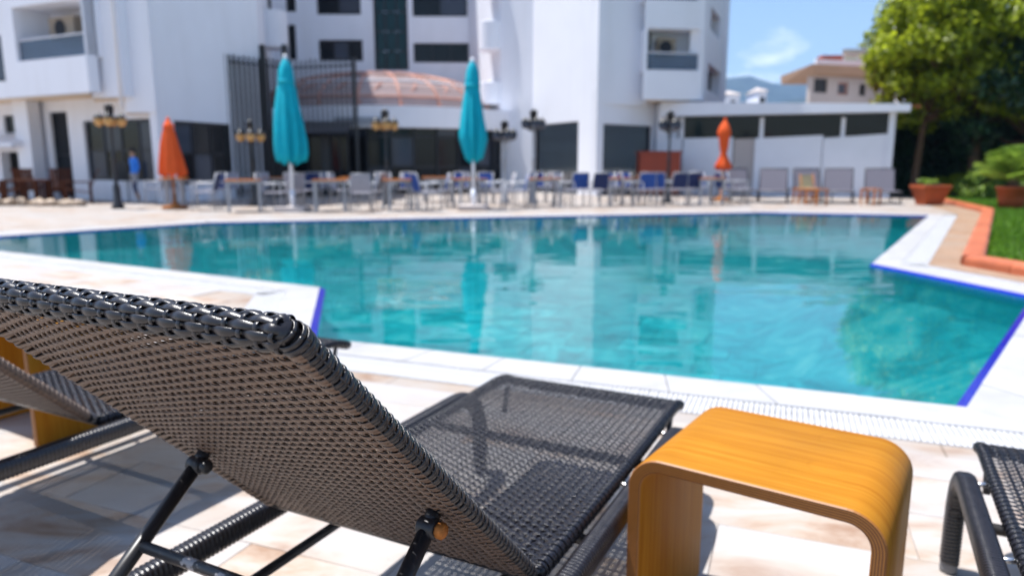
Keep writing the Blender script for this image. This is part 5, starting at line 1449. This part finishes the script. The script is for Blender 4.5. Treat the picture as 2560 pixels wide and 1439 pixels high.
# ================================================================== person and board by the big window
bd = tag(empty('menu_board', (*gnd(307,503).xy, 0)), 'black board on legs in front of the big left window', 'board')
MB().box(-.23,.23,-.02,.02,.62,1.20).build('panel', M['black'], bd, local=True)
for sx in (-.2,.2): MB().tube([(sx,.0,0),(sx,.0,.62)], .015, 6).build('leg', M['black'], bd, True, True)
def person(x, ybase, H_, label):
    g = gnd(x, ybase); s = H_/1.75
    J = {'pel':(0,0,.95),'abd':(0,.01,1.12),'che':(0,.0,1.34),'nek':(0,-.01,1.50),'hd0':(0,-.02,1.58),'hd1':(0,-.02,1.70),
         'sr':(.17,0,1.42),'er':(.24,.02,1.14),'wr':(.22,-.14,.93),'hr':(.215,-.19,.87),'sl':(-.17,0,1.42),'el':(-.23,.05,1.14),'wl':(-.24,-.02,.90),'hl':(-.24,-.04,.82),
         'hpr':(.09,0,.90),'kr':(.10,-.10,.50),'ar':(.11,.02,.09),'tr':(.12,-.14,.035),'hpl':(-.09,0,.90),'kl':(-.10,.02,.50),'al':(-.12,.16,.10),'tl':(-.13,.02,.035)}
    rad = {'pel':(.135,.10),'abd':(.125,.09),'che':(.15,.105),'nek':(.055,.055),'hd0':(.068,.075),'hd1':(.078,.092),'sr':(.062,.062),'er':(.043,.043),'wr':(.030,.030),'hr':(.036,.022),'sl':(.062,.062),'el':(.043,.043),'wl':(.03,.03),'hl':(.036,.022),
           'hpr':(.088,.09),'kr':(.058,.06),'ar':(.040,.042),'tr':(.040,.028),'hpl':(.088,.09),'kl':(.058,.06),'al':(.04,.042),'tl':(.04,.028)}
    E_ = [('pel','abd'),('abd','che'),('che','nek'),('nek','hd0'),('hd0','hd1'),('che','sr'),('sr','er'),('er','wr'),('wr','hr'),('che','sl'),('sl','el'),('el','wl'),('wl','hl'),('pel','hpr'),('hpr','kr'),('kr','ar'),('ar','tr'),('pel','hpl'),('hpl','kl'),('kl','al'),('al','tl')]
    ks = list(J); me = bpy.data.meshes.new('person'); me.from_pydata([Vector(J[k])*s for k in ks], [(ks.index(a), ks.index(b)) for a, b in E_], []); me.update()
    o = bpy.data.objects.new('person', me); COL.objects.link(o)
    o.modifiers.new('skin', 'SKIN'); o.modifiers.new('sub', 'SUBSURF').levels = 1
    o.modifiers['sub'].render_levels = 2
    for i, k in enumerate(ks): d = me.skin_vertices[0].data[i]; d.radius = (rad[k][0]*s, rad[k][1]*s); d.use_root = (k == 'pel')
    m = bpy.data.materials.new('person_skin_and_clothes'); m.use_nodes = True; n, l = m.node_tree.nodes, m.node_tree.links
    tcn = n.new('ShaderNodeTexCoord'); sp_ = n.new('ShaderNodeSeparateXYZ'); l.new(tcn.outputs['Object'], sp_.inputs[0])
    mr = n.new('ShaderNodeMapRange'); mr.inputs['From Max'].default_value = H_; l.new(sp_.outputs['Z'], mr.inputs['Value'])
    r = n.new('ShaderNodeValToRGB'); r.color_ramp.interpolation = 'CONSTANT'; el = r.color_ramp.elements
    cols = [(0,(.55,.53,.50)),(.055,(.40,.25,.17)),(.19,(.02,.03,.09)),(.38,(.28,.28,.30)),(.555,(.02,.20,.72)),(.845,(.42,.26,.18))]
    while len(el) < len(cols): el.new(.5)
    for k, (p_, c_) in enumerate(cols): el[k].position = p_; el[k].color = (*c_,1)
    l.new(mr.outputs[0], r.inputs[0]); l.new(r.outputs[0], n['Principled BSDF'].inputs['Base Color']); n['Principled BSDF'].inputs['Roughness'].default_value = .7
    me.materials.append(m); o.location = (g.x,g.y,-.008); o.rotation_euler = (0,0,R(-35))
    hair = MB().lathe([(.086*s,0),(.098*s,.03*s),(.100*s,.075*s),(.082*s,.125*s),(.045*s,.15*s),(.01,.155*s)], 14).build('hair', mat('dark_hair', (.02,.014,.01), .6, .3), o, True, True); hair.location = (0,-.008*s,1.655*s); hair.rotation_euler = (R(-12),0,0)
    tag(o, label, 'person'); return o
person(343, 506, 1.56, 'person in a bright blue shirt walking past the big left window')

# ================================================================== planting on the right
def leaf_cloud(centres, n, size, matname, name, parent, seed=1, up=.35):
    """n leaves spread through the volume of many small clumps (c, r)"""
    rg = np.random.default_rng(seed)
    C = np.array([c for c, r in centres]); Rr = np.array([r for c, r in centres]); w = Rr**2; w = w/w.sum()
    idx = rg.choice(len(C), n, p=w)
    d = rg.normal(size=(n,3)); d /= np.linalg.norm(d,axis=1,keepdims=True)
    rad = Rr[idx]*(rg.random(n)**.45)
    P = C[idx] + d*rad[:,None]*np.array([1,1,.85])
    nrm = d*.6 + rg.normal(size=(n,3))*.55 + np.array([0,0,up]); nrm /= np.linalg.norm(nrm,axis=1,keepdims=True)
    t = np.cross(nrm, rg.normal(size=(n,3))); t /= np.linalg.norm(t,axis=1,keepdims=True)
    b = np.cross(nrm, t)
    sz = size*(.6+.8*rg.random(n))[:,None]
    V = np.empty((n,5,3)); V[:,0] = P - t*sz; V[:,1] = P - t*sz*.1 - b*sz*.38 - nrm*sz*.06; V[:,2] = P + t*sz*.95 - nrm*sz*.22; V[:,3] = P - t*sz*.1 + b*sz*.38 - nrm*sz*.06; V[:,4] = P + t*sz*.25 + nrm*sz*.05
    V = V.reshape(-1,3); k = np.arange(n)*5
    F = np.concatenate([np.stack([k,k+1,k+4],1), np.stack([k+1,k+2,k+4],1), np.stack([k+2,k+3,k+4],1), np.stack([k+3,k,k+4],1)])
    if parent is not None: V = V - np.array(parent.location)
    return np_mesh(name, V, F, M[matname], parent)
def tree(label, gx, gy, Hc, rx, ry, rz, nclump, nleaf, lsize, lm, trunk_r, seed, trunk_top=None, cx=0, cy=0, bark='bark', low=-.75):
    rg = random.Random(seed); root = empty('tree', (gx,gy,.02)); cen = []
    for k in range(nclump):
        while True:
            a = Vector((rg.uniform(-1,1),rg.uniform(-1,1),rg.uniform(-1,1)))
            if .35 < a.length < 1 and a.z > low: break
        a = a.normalized()*(a.length**.5)
        cen.append(((gx+cx+a.x*rx, gy+cy+a.y*ry, Hc+a.z*rz), rg.uniform(.32,.72)*min(rx,rz)*.42))
    th = (trunk_top or Hc-.4*rz)
    mb = MB(); pts = []; rs = []
    for i in range(9):
        t = i/8; pts.append((gx+math.sin(t*3+seed)*.08+cx*.25*t, gy+math.cos(t*2.3)*.06, .02+th*t)); rs.append(trunk_r*(1.25-.55*t))
    mb.tube(pts, rs, 12); 
    for k in range(0, nclump, max(1,nclump//14)):
        c = Vector(cen[k][0]); s = Vector(pts[5 + k % 4]); mid = s.lerp(c,.5)+Vector((0,0,-.15)); mb.tube([s, mid, c], [trunk_r*.42,trunk_r*.28,trunk_r*.1], 7)
    mb.build('trunk', M[bark], root, True)
    leaf_cloud(cen, nleaf, lsize, lm, 'crown', root, seed)
    tag(root, label, 'tree', 'garden trees'); return root
g = gnd(2436, 492)
tree('big glossy yellow-green tree overhanging the lawn at upper right', g.x-.1, g.y, 5.25, 4.4, 3.0, 2.75, 180, 24000, .14, 'leaf', .17, 3, 4.0, cx=.55, low=-.85)
tree('slender tree with low foliage right beside the annex corner', at(2296,HOR,25).x, 25.0, 4.4, 1.9, 1.6, 2.3, 60, 6000, .13, 'leaf', .11, 5, 4.0)
tree('leafy tree standing behind the big tree, before the red-roofed house', at(2400,HOR,31).x, 31.0, 6.6, 4.2, 2.5, 2.6, 80, 12000, .14, 'leaf', .16, 8, 5.0)
tree('dark evergreen in the shade behind the potted palm', at(2580,HOR,24).x, 24.0, 3.4, 3.0, 2.0, 2.6, 60, 11000, .12, 'leaf_dark', .15, 9, 3.0)
# palm with a thick dark boot-covered trunk
pg = gnd(2560, 489); pr = empty('palm_tree', (pg.x,pg.y,.02)); tag(pr, 'palm with a thick dark shaggy trunk at the right frame edge', 'palm')
px_ = at(2545,HOR,pg.y).x
prof = [(.32,.02),(.30,.7),(.34,1.2),(.45,1.8),(.55,2.4),(.57,3.0),(.52,3.5),(.42,4.0),(.38,6.2)]
MB().lathe(prof, 18, (px_,pg.y,0), .07, 9).build('trunk', M['bark_dark'], pr, True)
for k in range(70):
    a = random.uniform(0,6.28); z = random.uniform(.5,4.0); r = np.interp(z,[p[1] for p in prof],[p[0] for p in prof])
    MB().obox((px_+math.cos(a)*(r+.03), pg.y+math.sin(a)*(r+.03), z), (-math.sin(a)*.05,math.cos(a)*.05,0), (math.cos(a)*.03,math.sin(a)*.03,.03), (math.cos(a)*.05,math.sin(a)*.05,.11)).build('boot', M['bark_dark'], pr)
def fronds(parent, c, n, L, droop, seed, name='frond', elr=(.15,1.25)):
    rg = random.Random(seed)
    for k in range(n):
        a = rg.uniform(0,6.283); el = rg.uniform(*elr); mb = MB(); P = []; m = 12
        for i in range(m+1):
            t = i/m; r = L*t*math.cos(el)*(1-.15*t); z = L*t*math.sin(el) - droop*t*t*L
            P.append(Vector((c[0]+math.cos(a)*r, c[1]+math.sin(a)*r, c[2]+z)))
        mb.tube(P, [.012*(1-.8*i/m)+.002 for i in range(m+1)], 4)
        for i in range(3, m+1):
            tdir = (P[i]-P[i-1]).normalized(); sd = tdir.cross(Vector((0,0,1))).normalized()
            for sx in (-1,1):
                for h in (0,.5):
                    p = P[i-1].lerp(P[i],h); ll = L*.30*math.sin(math.pi*min(1,(i+h)/m*.9+.08))+.04; e_ = (sd*sx*.8 + tdir*.7 + Vector((0,0,-.25))).normalized()*ll; w = tdir*.014
                    mb.add([p-w, p+w, p+e_*.6+w*1.2+Vector((0,0,.02)), p+e_], [(0,1,2),(0,2,3)])
        mb.build(name, M['palm_leaf'], parent)
fronds(pr, (px_,pg.y,6.2), 22, 2.2, .75, 4)
# potted palm
def pot(x0, x1, ytop, ybot, label, round_=True):
    g = gnd((x0+x1)/2, ybot); r = (x1-x0)/2/FPX*g.y; h = at((x0+x1)/2, ytop, g.y).z
    root = empty('planter', (g.x,g.y,.0)); z0 = -.004
    if round_:
        MB().lathe([(r*.72,z0+.03),(r*.82,h*.45),(r*.92,h*.86),(r*1.0,h*.88),(r*1.02,h),(r*.90,h),(r*.86,h*.9),(r*.3,h*.89)], 24).build('pot', M['terracotta'], root, True, True)
    else:
        b = r*.62; t = r*.98; P = lambda s, z: [(-s,-s,z),(s,-s,z),(s,s,z),(-s,s,z)]
        mb = MB(); mb.hexa(P(b,z0), P(t*.93,h*.82)); mb.hexa(P(t,h*.82+.002), P(t*1.02,h)); bevel(mb.build('pot', M['terracotta'], root, local=True), .015)
    MB().lathe([(r*.80,h+.002),(r*.6,h+.03),(r*.1,h+.04)], 16).build('soil', M['soil'], root, True, True)
    tag(root, label, 'planter', 'terracotta planters'); return root, g, h, r
po, g, h, r = pot(2490, 2562, 466, 526, 'round dark terracotta pot holding a palm on the lawn')
pp = tag(empty('potted_palm', (g.x,g.y,h)), 'small feathery palm growing in the round terracotta pot', 'plant')
fronds(pp, (g.x,g.y,h+.05), 46, 1.5, .38, 11, elr=(.55,1.5))
MB().lathe([(.10,.0),(.12,.12),(.07,.25)], 10).build('stem', M['bark'], pp, True, True)
po, g, h, r = pot(2288, 2356, 463, 512, 'square tapered terracotta planter next to the rightmost grey lounger', False)
sh = tag(empty('planter_shrub', (g.x,g.y,h)), 'low green shrub in the square terracotta planter', 'plant')
cen = [((g.x+random.uniform(-.22,.22), g.y+random.uniform(-.22,.22), h+random.uniform(.02,.12)), .10) for _ in range(10)]
leaf_cloud(cen, 420, .05, 'palm_leaf', 'foliage', sh, 5); MB().tube([(0,0,.0),(0,0,.1)], .015, 6).build('stem', M['bark'], sh, True, True)
# shrubs at the back of the lawn and the dark hedge
for i, (x, y, w, h_, lm, l_) in enumerate([(2460,500,1.1,.75,'palm_leaf','bright green shrub left of the potted palm'),(2385,492,1.0,.6,'leaf','low shrub on the lawn behind the square planter'),(2330,486,.9,.9,'leaf_dark','dark shrub at the corner of the annex'),(2590,512,.9,.9,'palm_leaf','yellow-green shrub right of the potted palm')]):
    g = gnd(x, y); root = tag(empty('shrub', (g.x,g.y,.02)), l_, 'shrub', 'lawn shrubs')
    cen = [((g.x+random.uniform(-w,w)*.6, g.y+random.uniform(-.4,.4), .1+random.uniform(0,1)*h_), .28) for _ in range(14)]
    leaf_cloud(cen, 2200, .075, lm, 'foliage', root, 20+i)
    for k in range(4): MB().tube([(random.uniform(-.1,.1),random.uniform(-.1,.1),0),(random.uniform(-.4,.4),random.uniform(-.2,.2),h_)], .012, 5).build('stem', M['bark'], root, True, True)
hx0, hx1 = at(2245,HOR,27).x, at(2900,HOR,27).x
hd = tag(empty('hedge', (hx0,27,.02)), 'tall dark hedge closing the garden behind the trees', 'hedge')
cen = [((random.uniform(hx0,hx1), 27.6+random.uniform(-.6,.6), random.uniform(.2,3.4)), .55) for _ in range(150)]
leaf_cloud(cen, 22000, .13, 'leaf_dark', 'foliage', hd, 33)
for k in range(9): xx = hx0+(hx1-hx0)*(k+.5)/9; MB().tube([(xx,27.7,.0),(xx+.1,27.6,2.6)], [.07,.03], 7).build('trunk', M['bark'], hd, True)
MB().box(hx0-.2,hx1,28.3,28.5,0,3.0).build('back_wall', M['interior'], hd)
gp = tag(empty('garden_sign', (*gnd(2257,478).xy, .02)), 'narrow bright green banner on a post under the trees', 'banner')
MB().box(-.14,.14,-.015,.015,.75,1.65).build('banner', mat('lime_fabric', (.06,.55,.03), .7, .3), gp, local=True); MB().tube([(0,.03,0),(0,.03,1.7)], .02, 8).build('post', M['black'], gp, True, True)

# ================================================================== air: thin blue haze that fades the far mountains
hz = MB().box(-4200,4200,-80,3400,-9,520).build('haze', None)
hm = bpy.data.materials.new('haze'); hm.use_nodes = True
hn, hl = hm.node_tree.nodes, hm.node_tree.links
hn.remove(hn['Principled BSDF'])
hv = hn.new('ShaderNodeVolumePrincipled')
hv.inputs['Color'].default_value = (.36,.60,1.0,1); hv.inputs['Density'].default_value = .00019; hv.inputs['Anisotropy'].default_value = 0.0
hl.new(hv.outputs[0], hn['Material Output'].inputs['Volume'])
hz.data.materials.append(hm)
tag(hz, 'thin blue air haze over the far mountains', 'haze', kind='stuff')
